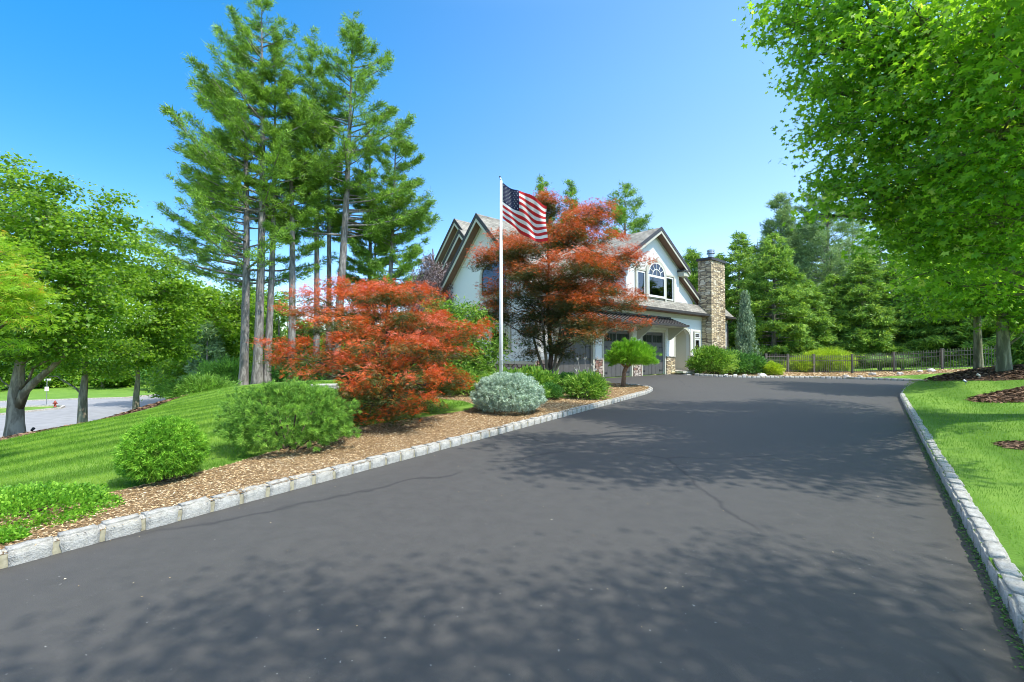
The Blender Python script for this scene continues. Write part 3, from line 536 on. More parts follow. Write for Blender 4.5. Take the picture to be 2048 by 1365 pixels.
# returns at the feet of the front gable
for a, b in ((-4.08, -3.25), (2.0, 2.8)):
    f.box(a, b, -.33, .15, 6.28 if a < 0 else 6.22, 6.38 if a < 0 else 6.32); tr.box(a+.06, b-.05, -.27, .148, 6.02 if a < 0 else 5.96, 6.278 if a < 0 else 6.218)
# eaves of the garage wing
f.box(-10.98, 5.32, -.56, -.44, 3.62, 3.76); f.box(5.45, 9.12, -.56, -.44, 3.62, 3.76); so.box(-10.9, 8.9, -.43, -.002, 3.60, 3.63); tr.box(-10.5, 8.9, -.05, -.003, 3.36, 3.595)
hb(f, 'fascia', 'fascia'); hb(so, 'soffit', 'soffit'); hb(tr, 'trim_board', 'trim')
# two gables of the main house beyond, over one big body
def big_gable(x, sc, apex, half, pitch, depth, base, off):
    z = lambda s: apex - pitch*abs(s-sc)
    hb(MB().prism([(sc-half+.35, base), (sc+half-.35, base), (sc+half-.35, z(sc+half)), (sc, apex-.3), (sc-half+.35, z(sc+half))], x+.45, x+.7, 'x'), 'wall', 'stucco', label='white main house gable wall')
    mb = MB(); mb.slab([(x, sc-half, z(sc-half)), (x+depth, sc-half, z(sc-half)), (x+depth, sc, apex), (x, sc, apex)], .16); mb.slab([(x, sc+half, z(sc+half)), (x+depth, sc+half, z(sc+half)), (x+depth, sc, apex), (x, sc, apex)], .16)
    hb(mb, 'roof', 'shingle_x', label='shingled main house gable roof')
    global f, so, tr
    f = MB(); so = MB(); tr = MB(); rake((sc-half-.03, z(sc-half)), (sc, apex), x, ax='x', drop=.36, my=.44); rake((sc, apex), (sc+half+.03, z(sc+half)), x, ax='x', drop=.36, my=.44)
    hb(f, 'fascia', 'fascia'); hb(so, 'soffit', 'soffit'); hb(tr, 'trim_board', 'trim')
big_gable(-7.5, 10.3, 9.85, 4.3, 1.03, 10, -1.2, 0); big_gable(-8.6, 8.25, 8.55, 2.1, 1.03, 2.2, 1, 0)
# garage doors
for k, (a, b) in enumerate(DOORS):
    d = MB(); d.box(a+.02, b-.02, .12, .16, .02, DH-.02); n = 6; ww = (b-a-.04)/n
    for i in range(n): d.box(a+.02+ww*i+.008, a+.02+ww*(i+1)-.008, .10, .118, .03, 1.72)
    for x in (a+.02, (a+b)/2-.05, (a+b)/2+.005, b-.07): d.box(x, x+.05, .085, .0995, .03, DH-.03)
    d.box(a+.07, b-.07, .085, .0995, 1.72, 1.80); d.box(a+.07, b-.07, .085, .0995, DH-.14, DH-.03)
    o = hb(d, 'garage_door', 'door')
    g = MB(); n2 = 8
    for i in range(n2):
        x0 = a+.1+(b-a-.2)*i/n2; g.box(x0+.025, x0+(b-a-.2)/n2-.025, .105, .117, 1.84, DH-.18)
    hb(g, 'window_pane', 'dark_room', o)
    for x in ((a+b)/2-.13, (a+b)/2+.13):
        hb(MB().tube([(x, .07, .98), (x, .04, 1.0), (x, .04, 1.22), (x, .07, 1.24)], .012, 6), 'handle', 'iron', o)
    for x, s in ((a+.03, 1), (b-.03, -1)):
        for z in (.25, 1.55): h = MB(); h.box(min(x, x+s*.38), max(x, x+s*.38), .075, .0845, z-.02, z+.02); h.box(min(x+s*.33, x+s*.39), max(x+s*.33, x+s*.39), .076, .0835, z-.045, z+.045); hb(h, 'hinge', 'iron', o)
    t_ = MB(); e_ = .14; t_.box(a-e_, a-.002, -.035, -.003, -.02, DH+.16); t_.box(b+.002, b+e_, -.035, -.003, -.02, DH+.16); t_.box(a, b, -.035, -.003, DH+.004, DH+.16); hb(t_, 'door_frame', 'trim')
# stone feet of the piers
for a, b in ((-10.5, -9.26), (-6.5, -5.92), (-3.18, -2.41), (.28, 1.28), (3.32, 4.88)):
    st_ = MB().box(a, b, -.07, -.003, -.3, .92 if a < 0 else 1.0); o = hb(st_, 'stone_base', 'stone_red' if a < 0 else 'stone'); hb(MB().box(a-.02, b+.02, -.10, -.0035, (.923 if a < 0 else 1.003), (.97 if a < 0 else 1.05)), 'cap_stone', 'rock', o)
for a, b in ((-10.46, -9.3), (-6.46, -5.96), (-3.14, -2.45), (.34, 1.22), (3.38, 3.66)): hb(MB().box(a, b, -.03, -.0035, 1.06, 2.75), 'pilaster', 'white')
hb(MB().box(-10.56, -10.503, .0, 7.2, -1, .75), 'stone_base', 'stone_red', label='stone base of the gable end'); hb(MB().box(-10.60, -10.503, -.02, 7.2, .753, .9), 'cap_stone', 'trim')
# arched side porch
p = MB(); p.box(1.3, 3.3, 1.3, 1.4, -.1, 3); p.box(1.2, 1.3, .25, 1.3, -.1, 3); p.box(3.3, 3.4, .25, 1.3, -.1, 3); p.box(1.3, 3.3, .25, 1.3, 2.85, 2.95); o = hb(p, 'porch', 'cream')
hb(MB().box(1.3, 3.3, 1.23, 1.297, -.1, .95), 'stone_base', 'stone', o); hb(MB().box(1.28, 3.32, -.55, 1.2, -.15, .16), 'step', 'rock', o); hb(MB().box(1.0, 3.6, -.95, -.56, -.17, .0), 'step', 'rock', o)
ti = [(1.36, 0), (1.36, 2.2)] + [(2.3 - .94*math.cos(R(a)), 2.2 + .54*math.sin(R(a))) for a in range(10, 180, 10)] + [(3.24, 2.2), (3.24, 0)]
to = [(1.20, 0), (1.20, 2.22)] + [(2.3 - 1.10*math.cos(R(a)), 2.22 + .68*math.sin(R(a))) for a in range(10, 180, 10)] + [(3.40, 2.22), (3.40, 0)]
ti = [(x, max(z, 1.06)) for x, z in ti]; to = [(x, max(z, 1.06)) for x, z in to]
hb(MB().ring(to, ti, -.05, -.004, closed=False), 'arch_trim', 'trim', o)
# narrow window
def window(rects, y, x0, x1, z0, z1, bars, blind=0, label=None, frame='trim'):
    fr = MB(); fr.ring([(x0, z0), (x1, z0), (x1, z1), (x0, z1)], [(x0+.1, z0+.12), (x1-.1, z0+.12), (x1-.1, z1-.1), (x0+.1, z1-.1)], y-.09, y-.003); o = hb(fr, 'window', frame, label=label)
    for a, b, c, d in rects:
        hb(MB().box(a, b, y-.012, y-.004, c, d), 'window_backing', 'dark_room', o); hb(MB().box(a, b, y-.042, y-.038, c, d), 'pane', 'glass', o)
        s_ = MB(); s_.ring([(a-.02, c-.02), (b+.02, c-.02), (b+.02, d+.02), (a-.02, d+.02)], [(a+.045, c+.045), (b-.045, c+.045), (b-.045, d-.045), (a+.045, d-.045)], y-.075, y-.034)
        for (bx0, bx1, bz0, bz1) in bars:
            if bx0 >= a and bx1 <= b: s_.box(bx0, bx1, y-.06, y-.043, bz0, bz1)
        hb(s_, 'sash', 'white', o)
        if blind: hb(MB().box(a+.045, b-.045, y-.03, y-.02, d-blind, d-.04), 'blind', 'blind', o)
    return o
window([(3.86, 4.5, 1.0, 2.1), (3.86, 4.5, 2.2, 2.5)], 0, 3.74, 4.62, .86, 2.62, [(4.04+.13*i, 4.052+.13*i, 2.24, 2.46) for i in range(3)] + [(3.87, 4.49, 2.345, 2.357)], label='narrow window between porch and chimney')
# three part arched window in the front gable
y = .15; o = window([(-2.52, -1.78, 4.42, 5.75), (.46, 1.36, 4.42, 5.75)], y, -2.7, 1.54, 4.18, 5.92, [], .45, 'three part window with an arched middle light')
cx, hw_, zs = -.62, .93, 5.70
arch = lambda w_, hh, z0, n=14: [(cx - w_*math.cos(math.pi*i/n), z0 + hh*math.sin(math.pi*i/n)) for i in range(n+1)]
fr = MB(); fr.ring([(cx-1.1, 4.2)] + arch(1.1, .92, 5.72) + [(cx+1.1, 4.2)], [(cx-.93, 4.2)] + arch(.93, .74, 5.70) + [(cx+.93, 4.2)], y-.14, y-.093, closed=False); fr.box(cx-.09, cx+.09, y-.17, y-.1405, 6.46, 6.72)
hb(fr, 'arch_trim', 'trim', o)
hb(MB().prism([(cx-.93, 4.42)] + arch(.93, .74, 5.70) + [(cx+.93, 4.42)], y-.10, y-.0915), 'window_backing', 'dark_room', o)
hb(MB().box(cx-.80, cx+.80, y-.112, y-.102, 5.0, 5.52), 'blind', 'blind', o)
hb(MB().prism([(cx-.92, 4.42)] + arch(.92, .73, 5.70) + [(cx+.92, 4.42)], y-.120, y-.1165), 'pane', 'glass', o)
s_ = MB(); s_.ring([(cx-.92, 4.42), (cx+.92, 4.42), (cx+.92, 5.68), (cx-.92, 5.68)], [(cx-.82, 4.54), (cx+.82, 4.54), (cx+.82, 5.56), (cx-.82, 5.56)], y-.15, y-.1205)
s_.ring(arch(.92, .73, 5.70), arch(.84, .65, 5.73), y-.15, y-.1205, closed=False); s_.ring(arch(.46, .36, 5.70), arch(.42, .32, 5.70), y-.145, y-.1205, closed=False)
for a in (30, 60, 90, 120, 150):
    ca, sa = math.cos(R(a)), math.sin(R(a)); p0, p1 = (cx+.44*ca, 5.70+.34*sa), (cx+.88*ca, 5.71+.69*sa); nx, nz = -sa*.014, ca*.014
    s_.prism([(p0[0]-nx, p0[1]-nz), (p1[0]-nx, p1[1]-nz), (p1[0]+nx, p1[1]+nz), (p0[0]+nx, p0[1]+nz)], y-.143, y-.121)
s_.box(cx-.014, cx+.014, y-.143, y-.1212, 5.70, 6.04)
hb(s_, 'sash', 'white', o); hb(MB().box(-2.75, 1.6, y-.20, y-.094, 4.06, 4.178), 'sill', 'trim', o)
# windows of the end gable, mostly behind the red maple
gw = MB(); 
def endwin(s0, s1, z0, z1, arched):
    k = MB(); mid = (s0+s1)/2; hw2 = (s1-s0)/2; top = [(mid - hw2*math.cos(math.pi*i/12), z1 + (.6 if arched else 0)*math.sin(math.pi*i/12)) for i in range(13)] if arched else [(s0, z1), (s1, z1)]
    a_ = [(s0, z0)] + top + [(s1, z0)]; inn = [((x-mid)*.86+mid, z0+.1+(z-z0)*.92) for x, z in a_]
    k.ring(a_, inn, 0, .1); k.v = [(-10.6 + q[1], q[0], q[2]) for q in k.v]; o = hb(k, 'window', 'trim', label='white framed window in the gable end')
    b_ = MB().prism(inn, .05, .06); b_.v = [(-10.57 + q[1], q[0], q[2]) for q in b_.v]; hb(b_, 'window_backing', 'dark_room', o)
    c_ = MB().prism(inn, .0, .005); c_.v = [(-10.55 + q[1], q[0], q[2]) for q in c_.v]; hb(c_, 'pane', 'glass', o)
endwin(1.7, 3.8, 3.9, 5.0, True); endwin(1.6, 3.0, 1.3, 2.6, False); endwin(4.2, 5.6, 1.3, 2.6, False)
# standing seam canopy over the doors
c = MB(); c.slab([(-9.7, -1.05, 2.82), (.85, -1.05, 2.82), (.85, -.02, 3.26), (-9.7, -.02, 3.26)], .05); o = hb(c, 'canopy', 'seam')
q = MB()
for i in range(27):
    x = -9.66 + i*.403; q.slab([(x, -1.04, 2.865), (x+.03, -1.04, 2.865), (x+.03, -.03, 3.297), (x, -.03, 3.297)], .04)
hb(q, 'seam_rib', 'fascia', o); hb(MB().box(-9.74, .89, -1.17, -1.06, 2.72, 2.85), 'gutter', 'fascia', o); hb(MB().box(-9.7, .85, -.06, -.021, 3.27, 3.35), 'flashing', 'fascia', o)
hb(MB().box(-9.65, .8, -1.04, -.06, 2.70, 2.735), 'canopy_soffit', 'cream', o)
for x in (-9.5, -6.2, -2.8, .55): hb(MB().prism([(-.004, 2.0), (-.12, 2.0), (-.95, 2.6), (-.95, 2.69), (-.004, 2.69)], x, x+.14, 'x'), 'bracket', 'trim', o)
# chimney
ch = MB().box(4.93, 7.05, -.66, .21, -.3, 7.28); o = hb(ch, 'chimney', 'stone')
hb(MB().box(4.85, 7.13, -.74, .29, 7.283, 7.45), 'chimney_cap', 'fascia', o); hb(MB().lathe([(.17, 0), (.17, .38), (.16, .40)], (5.9, -.22, 7.454)), 'flue', 'steel', o)
hb(MB().lathe([(.26, 0), (.24, .10), (.19, .11), (.19, .15), (.24, .16), (.24, .26), (.05, .30)], (5.9, -.22, 7.86)), 'flue_cap', 'steel', o)
hb(MB().tube([(8.8, -.5, 3.66), (8.8, -.3, 3.4), (8.8, -.08, 3.3), (8.8, -.08, -.1)], .045, 8), 'downpipe', 'fascia')
# ---------------------------------------------------------------- tall white pines
def gp(u, v, Y): p = at(u, v, Y); return (p.x, Y, gz(p.x, Y))
def profA(f): return max(.12, (1-f)**.62*(.82 + .18*math.sin(f*19)))
def profB(f): return max(.12, (1-f)**.6*(.6 + .4*math.sin(3.0*f+.5)))
PN = 'white pines in the tall clump on the lawn'
pines = [  # u base, Y, u top, v top, r0, crown base frac, branches, radius, label, leftbias
 (487, 32, 486, 95, .29, .29, 120, 7.0, 'leftmost tall pine of the lawn clump, with a leaning grey trunk and low boughs', -1, 'A'),
 (514, 32, 522, -8, .31, .42, 100, 5.9, 'tallest pine, left one of the two joined trunks beside the leftmost pine', -.5, 'A'),
 (533, 32.6, 549, 80, .25, .55, 44, 3.0, 'right one of the two joined pine trunks on the lawn crest', .1, 'B'),
 (582, 33, 574, 150, .27, .42, 56, 3.2, 'slim straight pine between the twin trunks and the low red maple', 0, 'B'),
 (632, 35, 622, 62, .24, .40, 74, 4.0, 'thin pine rising just above the left end of the low red maple', 0, 'B'),
 (656, 36, 648, 150, .23, .46, 36, 2.8, 'thin grey pine left of the leaning right hand pine', 0, 'B'),
 (668, 34, 706, 28, .33, .38, 100, 6.2, 'tall pine leaning right, its crown the top of the right half of the clump', .3, 'A'),
 (732, 37, 738, 235, .22, .32, 44, 2.9, 'slim pine second from the right edge of the clump', 0, 'B'),
 (765, 36, 792, 235, .24, .25, 80, 4.8, 'rightmost pine of the clump, boughs reaching towards the house', .5, 'A'),
 (744, 38, 746, 330, .13, .35, 30, 2.0, 'thinnest pine, between the two right hand pines', 0, 'B')]
def azbias(b):
    def f(rng, n):
        a = rng.uniform(0, 2*math.pi, n); m = (rng.random(n) < abs(b)*.45); a[m] = (math.pi if b < 0 else 0) + rng.normal(size=m.sum())*.7; return a
    return f
for k, (u, Y, ut, vt, r0, cb, nb, rad, lab, bias, pf) in enumerate(pines):
    conifer('pine_tree', lab, 'pine tree', gp(u, 765, Y), at(ut, vt, Y+.5), 10+k, 'pine', r0=r0, cb=cb, nb=nb, rad=rad, prof=profA if pf == 'A' else profB, rise=-.02, curve=.30, lat=.27, K=23, nt=23, nL=.30, nW=.05, tr=.14, q0=.2, jit=.42, az=azbias(bias), group=PN, bend=.2)
# pines behind the house
for k, (u, v, Y, rad, lab) in enumerate([(1250, 365, 48, 4.6, 'broad pine rising behind the garage roof'), (1085, 352, 50, 2.6, 'narrow pine top behind the tall red maple'), (1140, 358, 54, 3.0, 'thin pine top between the tall red maple and the broad pine'), (1383, 500, 44, 2.2, 'small spruce top between the front gable and the chimney')]):
    b = at(u, 700, Y); conifer('pine_tree', lab, 'pine tree', (b.x, Y, gz(b.x, Y)), at(u, v, Y), 40+k, 'pine' if k != 3 else 'spruce', r0=.3, cb=.3, nb=70, rad=rad, prof=lambda f: max(.1, (1-f)**.65), rise=.1, curve=.25, lat=.4, K=26, nt=22, nL=.3, nW=.055, tr=.2)
# ---------------------------------------------------------------- screen of conifers on the right
spr = lambda f: max(.06, (1-f)**.62)
col = lambda f: max(.05, min(1, (1-f)*2.0)**.8)
scr = [ # u, vtop, Y, radius, kind, label, mat
 (1438, 505, 39, 1.6, 'sp', 'grey green spruce tip just above the chimney flue', 'spruce'),
 (1478, 462, 39, 3.4, 'sp', 'tall hemlock right behind the chimney', 'spruce'),
 (1548, 462, 35, 2.5, 'col', 'dense columnar spruce behind the left end of the iron fence', 'spruce'),
 (1561, 385, 46, 3.0, 'pi', 'sparse pine top above the columnar spruce', 'pine_blue'),
 (1655, 360, 45, 5.2, 'pi', 'large pale white pine partly hidden by overhanging maple leaves', 'pine_blue'),
 (1612, 560, 36, 2.4, 'sp', 'dark hemlock right of the columnar spruce', 'spruce'),
 (1668, 545, 37, 2.8, 'sp', 'hemlock behind the lime green mound', 'spruce'),
 (1722, 500, 36, 3.0, 'sp', 'light tipped spruce behind the iron fence', 'spruce'),
 (1790, 520, 36, 3.0, 'sp', 'spruce behind the ornamental grass', 'spruce'),
 (1850, 500, 35, 3.2, 'sp', 'dark spruce behind the middle fence posts', 'spruce'),
 (1915, 480, 33, 3.2, 'sp', 'dark spruce left of the two maple trunks', 'spruce'),
 (1985, 470, 31, 3.2, 'sp', 'dark spruce between and behind the two maple trunks', 'spruce'),
 (2060, 450, 29, 3.4, 'sp', 'dark spruce cut by the right edge of the picture', 'spruce'),
 (1515, 480, 47, 4.0, 'sp', 'rear spruce between the chimney and the columnar spruce', 'spruce'),
 (1605, 440, 50, 4.5, 'sp', 'rear spruce right of the columnar spruce', 'spruce'),
 (1705, 400, 52, 5.0, 'sp', 'tallest rear spruce behind the overhanging leaves', 'spruce'),
 (1760, 430, 46, 4.5, 'sp', 'tall spruce top in the second row above the fence', 'spruce'),
 (1900, 400, 46, 4.5, 'sp', 'tall spruce in the second row behind the maple trunks', 'spruce'),
 (2040, 380, 42, 4.5, 'sp', 'tall second row spruce at the right edge of the picture', 'spruce')]
for k, (u, v, Y, rad, kd, lab, mt) in enumerate(scr):
    b = at(u, 740, Y); z = gz(b.x, Y)
    if kd == 'pi': conifer('pine_tree', lab, 'pine tree', (b.x, Y, z), at(u, v, Y), 60+k, mt, cb=.2, nb=90, rad=rad, r0=.3, prof=lambda f: max(.1, (1-f)**.6), rise=.15, curve=.3, lat=.45, K=30, nt=24, nL=.32, nW=.05, tr=.2, group='evergreens screening the right side')
    else: conifer('spruce_tree', lab, 'spruce tree', (b.x, Y, z), at(u, v, Y), 60+k, mt, cb=.03, nb=150, rad=rad, r0=.2, prof=col if kd == 'col' else spr, rise=.02, curve=-.12, lat=.5, K=22, nt=14, nL=.27, nW=.075, tr=.13, q0=.25, droop=.25, jit=.18, tube=True, group='evergreens screening the right side')
# weeping spruce by the chimney
b = at(1492, 735, 30.5); rng = np.random.default_rng(5)
e = empty('weeping_spruce', (b.x, b.y, gz(b.x, b.y)), 0, 'narrow grey green weeping spruce beside the chimney', 'weeping tree'); H = at(1485, 580, 30.5).z - gz(b.x, b.y)
mb = MB(); mb.tube([(0, 0, -.2), (.1, 0, H*.5), (-.15, 0, H*.85), (0, 0, H)], [.12, .09, .06, .02], 8); mb.build('trunk', M['bark_dark'], e, smooth=True)
lv = Leaves('tri'); n = 700; f = rng.random(n)**.8; a = rng.uniform(0, 6.28, n); wd = .12 + (.95*(1-f)**.8)*rng.random(n)*(.55 + .45*np.sin(a*2 + f*9)**2); top = np.c_[np.cos(a)*wd, np.sin(a)*wd, H*f]
n2 = 26; T = np.repeat(top, n2, 0); q = rng.random(n*n2); T[:, 2] -= q*.8; T += rng.normal(size=T.shape)*.05; T[:, 2] = np.maximum(T[:, 2], .05); D = rng.normal(size=T.shape)*.35; D[:, 2] -= .8; lv.add(T, D, rdir(rng, len(T)), .16, .045, rng.random(len(T))); lv.build('crown', LM['weep'], e)
# ---------------------------------------------------------------- low red maple and tall red maple
def jap(name, label, base, pads, seed, mat, stems, sq=1, **kw):
    pads = [((base[0]+(c[0]-base[0])*sq, c[1], c[2]), r) for c, r in pads]; rg = np.random.default_rng(seed); pads = [((c[0]+rg.normal()*r[0]*.55, c[1]+rg.normal()*r[1]*.5, c[2]+rg.normal()*r[2]*.95), (r[0]*rg.uniform(.55, .9), r[1]*rg.uniform(.5, .8), r[2]*rg.uniform(.6, 1.15))) for c, r in pads for _ in range(3)]
    return broadleaf(name, label, 'maple tree', base, stems, pads, seed, mat, 'bark_dark', leaf='fin', red=True, **kw)
Y = 9.6; b = at(775, 838, Y - .3); b = (b.x, b.y, gz(b.x, b.y)); B = Vector(b)
rng = np.random.default_rng(77); pads = []
for (u, v, dY, ru, rv) in [(650, 615, .2, 60, 22), (720, 598, .3, 75, 24), (790, 595, .4, 75, 24), (850, 612, .6, 50, 20), (610, 650, 0, 60, 22), (700, 640, -.5, 80, 22), (790, 645, -.6, 80, 22), (880, 650, .2, 70, 22), (600, 690, .1, 60, 20), (680, 685, -.8, 80, 22), (770, 690, -1.0, 80, 22), (860, 690, -.7, 75, 22), (925, 690, .1, 45, 20),
   (600, 724, 0, 40, 13), (645, 718, -.3, 50, 16), (660, 735, -.7, 80, 20), (750, 735, -1.1, 80, 22), (840, 730, -1.0, 80, 22), (915, 728, -.3, 60, 18), (700, 778, -.8, 60, 26), (760, 800, -1.1, 60, 26), (690, 800, -.6, 40, 16), (820, 806, -.9, 50, 20), (850, 770, -.6, 60, 22), (920, 750, -.1, 40, 16), (720, 650, 1.0, 90, 24), (800, 680, 1.1, 100, 24), (660, 700, .9, 80, 22), (880, 700, .9, 70, 22), (800, 752, .6, 90, 22), (700, 748, .6, 60, 20), (752, 615, -.3, 90, 26), (830, 625, -.4, 70, 22), (900, 765, .2, 40, 20), (720, 815, -.3, 40, 14), (830, 800, -.1, 55, 18), (740, 826, -1.0, 45, 16), (700, 828, -.6, 40, 14), (805, 826, -.8, 42, 15), (775, 775, -1.3, 60, 22)]:
    dY = dY if dY > -.25 else dY*1.9 - .1
    p = at(u, v, Y+dY); k = (Y+dY)/FPX; pads.append((tuple(p), (ru*k*.95, ru*k*.8, rv*k*.9)))
jap('japanese_maple', 'wide low red japanese maple in the mulch behind the mugo pine', b, pads, 78, 'red', [(B + Vector((0, 0, -.1)), .12), (B + Vector((0, 0, .2)), .10), (B + Vector((.05, 0, .5)), .09), (B + Vector((0, .05, .8)), .07)], L=.075, W=.075, sq=.93, sprays=150, nl=30, sr=.09, flat=.55, twig=.35, droop=.3, shell=1.9, limb_r=.14)
Y = 15.8; b = at(1098, 745, Y); b = (b.x, b.y, gz(b.x, b.y)); B = Vector(b); pads = []
for (u, v, dY, ru, rv) in [(1090, 392, .3, 28, 24), (1085, 425, .2, 45, 24), (1145, 430, .5, 50, 22), (1045, 470, 0, 50, 24), (1110, 465, -.3, 60, 26), (1175, 465, .4, 50, 24), (1010, 500, 0, 45, 24), (1070, 510, -.6, 60, 26), (1135, 505, -.7, 60, 26), (1200, 500, .2, 50, 24), (995, 545, .1, 40, 24), (1045, 550, -.8, 60, 26), (1110, 550, -1.1, 70, 26), (1180, 545, -.6, 60, 24), (1230, 540, .2, 35, 22), (985, 595, 0, 40, 22), (1050, 590, -.9, 60, 24), (1120, 590, -1.3, 70, 24), (1190, 585, -.9, 60, 22), (1225, 575, 0, 40, 22), (990, 615, .2, 36, 18), (1040, 625, -.3, 45, 20), (1160, 620, -.8, 60, 22), (1215, 620, -.5, 50, 18), (1245, 628, -.2, 40, 14), (1150, 655, -.9, 60, 20), (1205, 660, -.8, 50, 16), (1030, 660, .3, 40, 18), (1055, 690, .1, 40, 14), (1075, 690, -.4, 30, 12), (1130, 690, -.3, 40, 16), (1100, 640, .9, 60, 22), (1060, 560, 1.2, 60, 26), (1150, 540, 1.2, 70, 26), (1010, 640, .8, 40, 20), (1175, 600, 1.0, 60, 24), (1110, 480, 1, 60, 28), (1085, 610, .2, 50, 24)]:
    p = at(u, v, Y+dY); k = (Y+dY)/FPX; pads.append((tuple(p), (ru*k, ru*k*.9, rv*k*.95)))
st = [(B + Vector((0, 0, -.1)), .11), (B + Vector((0, 0, .4)), .09), (B + Vector((.08, 0, 1.2)), .075), (B + Vector((0, .1, 2.2)), .06), (B + Vector((-.05, 0, 3.3)), .045), (B + Vector((0, 0, 4.4)), .03)]
e = jap('japanese_maple', 'tall red japanese maple beside the flagpole in front of the garage', b, pads, 91, 'red_dark', st, L=.10, W=.10, sprays=96, nl=31, sr=.13, flat=.55, twig=.2, droop=.3, shell=1.8, limb_r=.14)
mb = MB()
for dx, dy, hx, hh in ((-.12, .05, -.75, 2.6), (.1, -.05, .5, 2.9), (-.05, -.1, -.3, 3.2), (.14, .05, .9, 2.4)):
    mb.tube([(dx*.5, dy*.5, -.05), (dx*1.2, dy, .5), (dx*1.5+hx*.3, dy, hh*.5), (hx, dy*2, hh)], [.07, .06, .045, .02], 7)
mb.build('stem', M['bark_maple'], e, smooth=True)
# green maple between them, against the house wall
Y = 14.5; b = at(905, 770, Y); b = (b.x, b.y, gz(b.x, b.y)); B = Vector(b)
pads = [(tuple(at(u, v, Y+d)), (r*Y/FPX, r*Y/FPX*.8, r*Y/FPX*.45)) for u, v, d, r in [(880, 620, 0, 42), (925, 630, .2, 45), (960, 655, .3, 40), (900, 655, -.4, 45), (950, 690, 0, 45), (885, 690, .2, 40), (965, 715, .3, 40), (920, 725, -.2, 50), (965, 740, .1, 40), (880, 740, 0, 45), (985, 690, .3, 30)]]
broadleaf('juniper_tree', 'feathery green juniper against the white gable wall between the red maples', 'juniper', b, [(B + Vector((0, 0, -.1)), .08), (B + Vector((0, 0, .7)), .07), (B + Vector((0, 0, 1.5)), .05)], pads, 33, 'hosta', 'bark_dark', leaf='dia', L=.15, W=.045, sprays=170, nl=26, sr=.16, flat=.6, droop=-.3)
# weeping purple beech by the far gable
Y = 25; b = at(868, 745, Y); b = (b.x, b.y, gz(b.x, b.y)); rng = np.random.default_rng(6); e = empty('weeping_beech', b, 0, 'grey purple weeping beech in front of the far gables', 'weeping tree'); H = at(868, 498, Y).z - b[2]
mb = MB(); mb.tube([(0, 0, -.2), (.1, 0, H*.5), (-.1, 0, H)], [.14, .1, .03], 8); lv = Leaves('dia'); n = 130; a = rng.uniform(0, 6.28, n); wd = rng.random(n)**.6*1.55; h0 = H*(1 - .28*(wd/1.5)**2*rng.uniform(.6, 1.6, n)) - rng.random(n)*H*.25
for i in range(n):
    tip = np.array((math.cos(a[i])*wd[i], math.sin(a[i])*wd[i], h0[i])); mb.tube([(0, 0, h0[i]*.9), tuple(tip*.6 + np.array((0, 0, h0[i]*.38))), tuple(tip), tuple(tip - np.array((0, 0, 1.2)))], [.03, .02, .015, .008], 4, False)
    m = 240; q = rng.random(m); T = tip - np.array((0, 0, 1))*q[:, None]*rng.uniform(1, 3.4) + rng.normal(size=(m, 3))*.10; D = rng.normal(size=(m, 3))*.4; D[:, 2] -= .7; lv.add(T, D, rdir(rng, m), .11, .05, rng.random(m))
mb.build('trunk', M['bark_dark'], e, smooth=True); lv.build('crown', LM['purple'], e)
# ---------------------------------------------------------------- street maples on the left
def vclumps(lst): return [(tuple(at(u, v, Y)), (r*Y/FPX, r*Y/FPX, r*Y/FPX*.62)) for u, v, Y, r in lst]
def mp(name, lab, u, v, Y, r, fork, clumps, seed, mat='maple', barkm='bark_maple', cat='maple tree', lean=0, **kw):
    p = at(u, v, Y); b = (p.x, Y, gz(p.x, Y)); B = Vector(b); h = fork
    tk = [(B + Vector((0, 0, -.25)), r*1.5), (B + Vector((0, 0, .05)), r*1.25), (B + Vector((lean*.2, 0, h*.35)), r), (B + Vector((lean*.6, 0, h)), r*.85), (B + Vector((lean, .1, h*1.6)), r*.6), (B + Vector((lean*1.1, 0, h*2.4)), r*.4), (B + Vector((lean, 0, h*3.3)), r*.22)]
    return broadleaf(name, lab, cat, b, tk, clumps, seed, mat, barkm, **kw)
GS = 'maples along the street'
e1 = mp('maple_tree', 'nearest street maple, forked thick trunk at the left edge', 30, 862, 14, .21, 1.4, vclumps([(20, 370, 14.5, 60), (90, 430, 14, 75), (0, 470, 14, 80), (170, 470, 14, 70), (60, 530, 13.4, 80), (150, 560, 13.6, 80), (-40, 560, 14, 80), (10, 630, 13.4, 75), (100, 630, 13, 80), (190, 620, 13.8, 70), (60, 700, 13.6, 60), (150, 690, 13.6, 60), (-40, 680, 14, 70), (40, 430, 16, 80), (130, 520, 16, 80), (215, 520, 15.5, 50), (230, 440, 15, 42), (225, 400, 15, 26), (120, 375, 15, 36), (-30, 740, 14, 40), (25, 330, 15, 26)]), 201, L=.115, W=.095, sprays=72, nl=34, sr=.24, flat=.32, group=GS, limb_r=.3)
mb = MB(); q = e1.location
mb.tube([tuple(Vector(at(36, 815, 14)) - q), tuple(Vector(at(50, 782, 13.95)) - q), tuple(Vector(at(72, 762, 13.9)) - q), tuple(Vector(at(100, 738, 13.8)) - q), tuple(Vector(at(128, 712, 13.7)) - q), tuple(Vector(at(150, 672, 13.7)) - q)], [.14, .12, .10, .085, .06, .03], 10)
mb.tube([tuple(Vector(at(38, 800, 13.95)) - q), tuple(Vector(at(44, 770, 13.8)) - q), tuple(Vector(at(42, 735, 13.8)) - q), tuple(Vector(at(60, 690, 13.8)) - q)], [.10, .075, .06, .03], 10)
mb.build('limb', M['bark_maple'], e1, smooth=True)
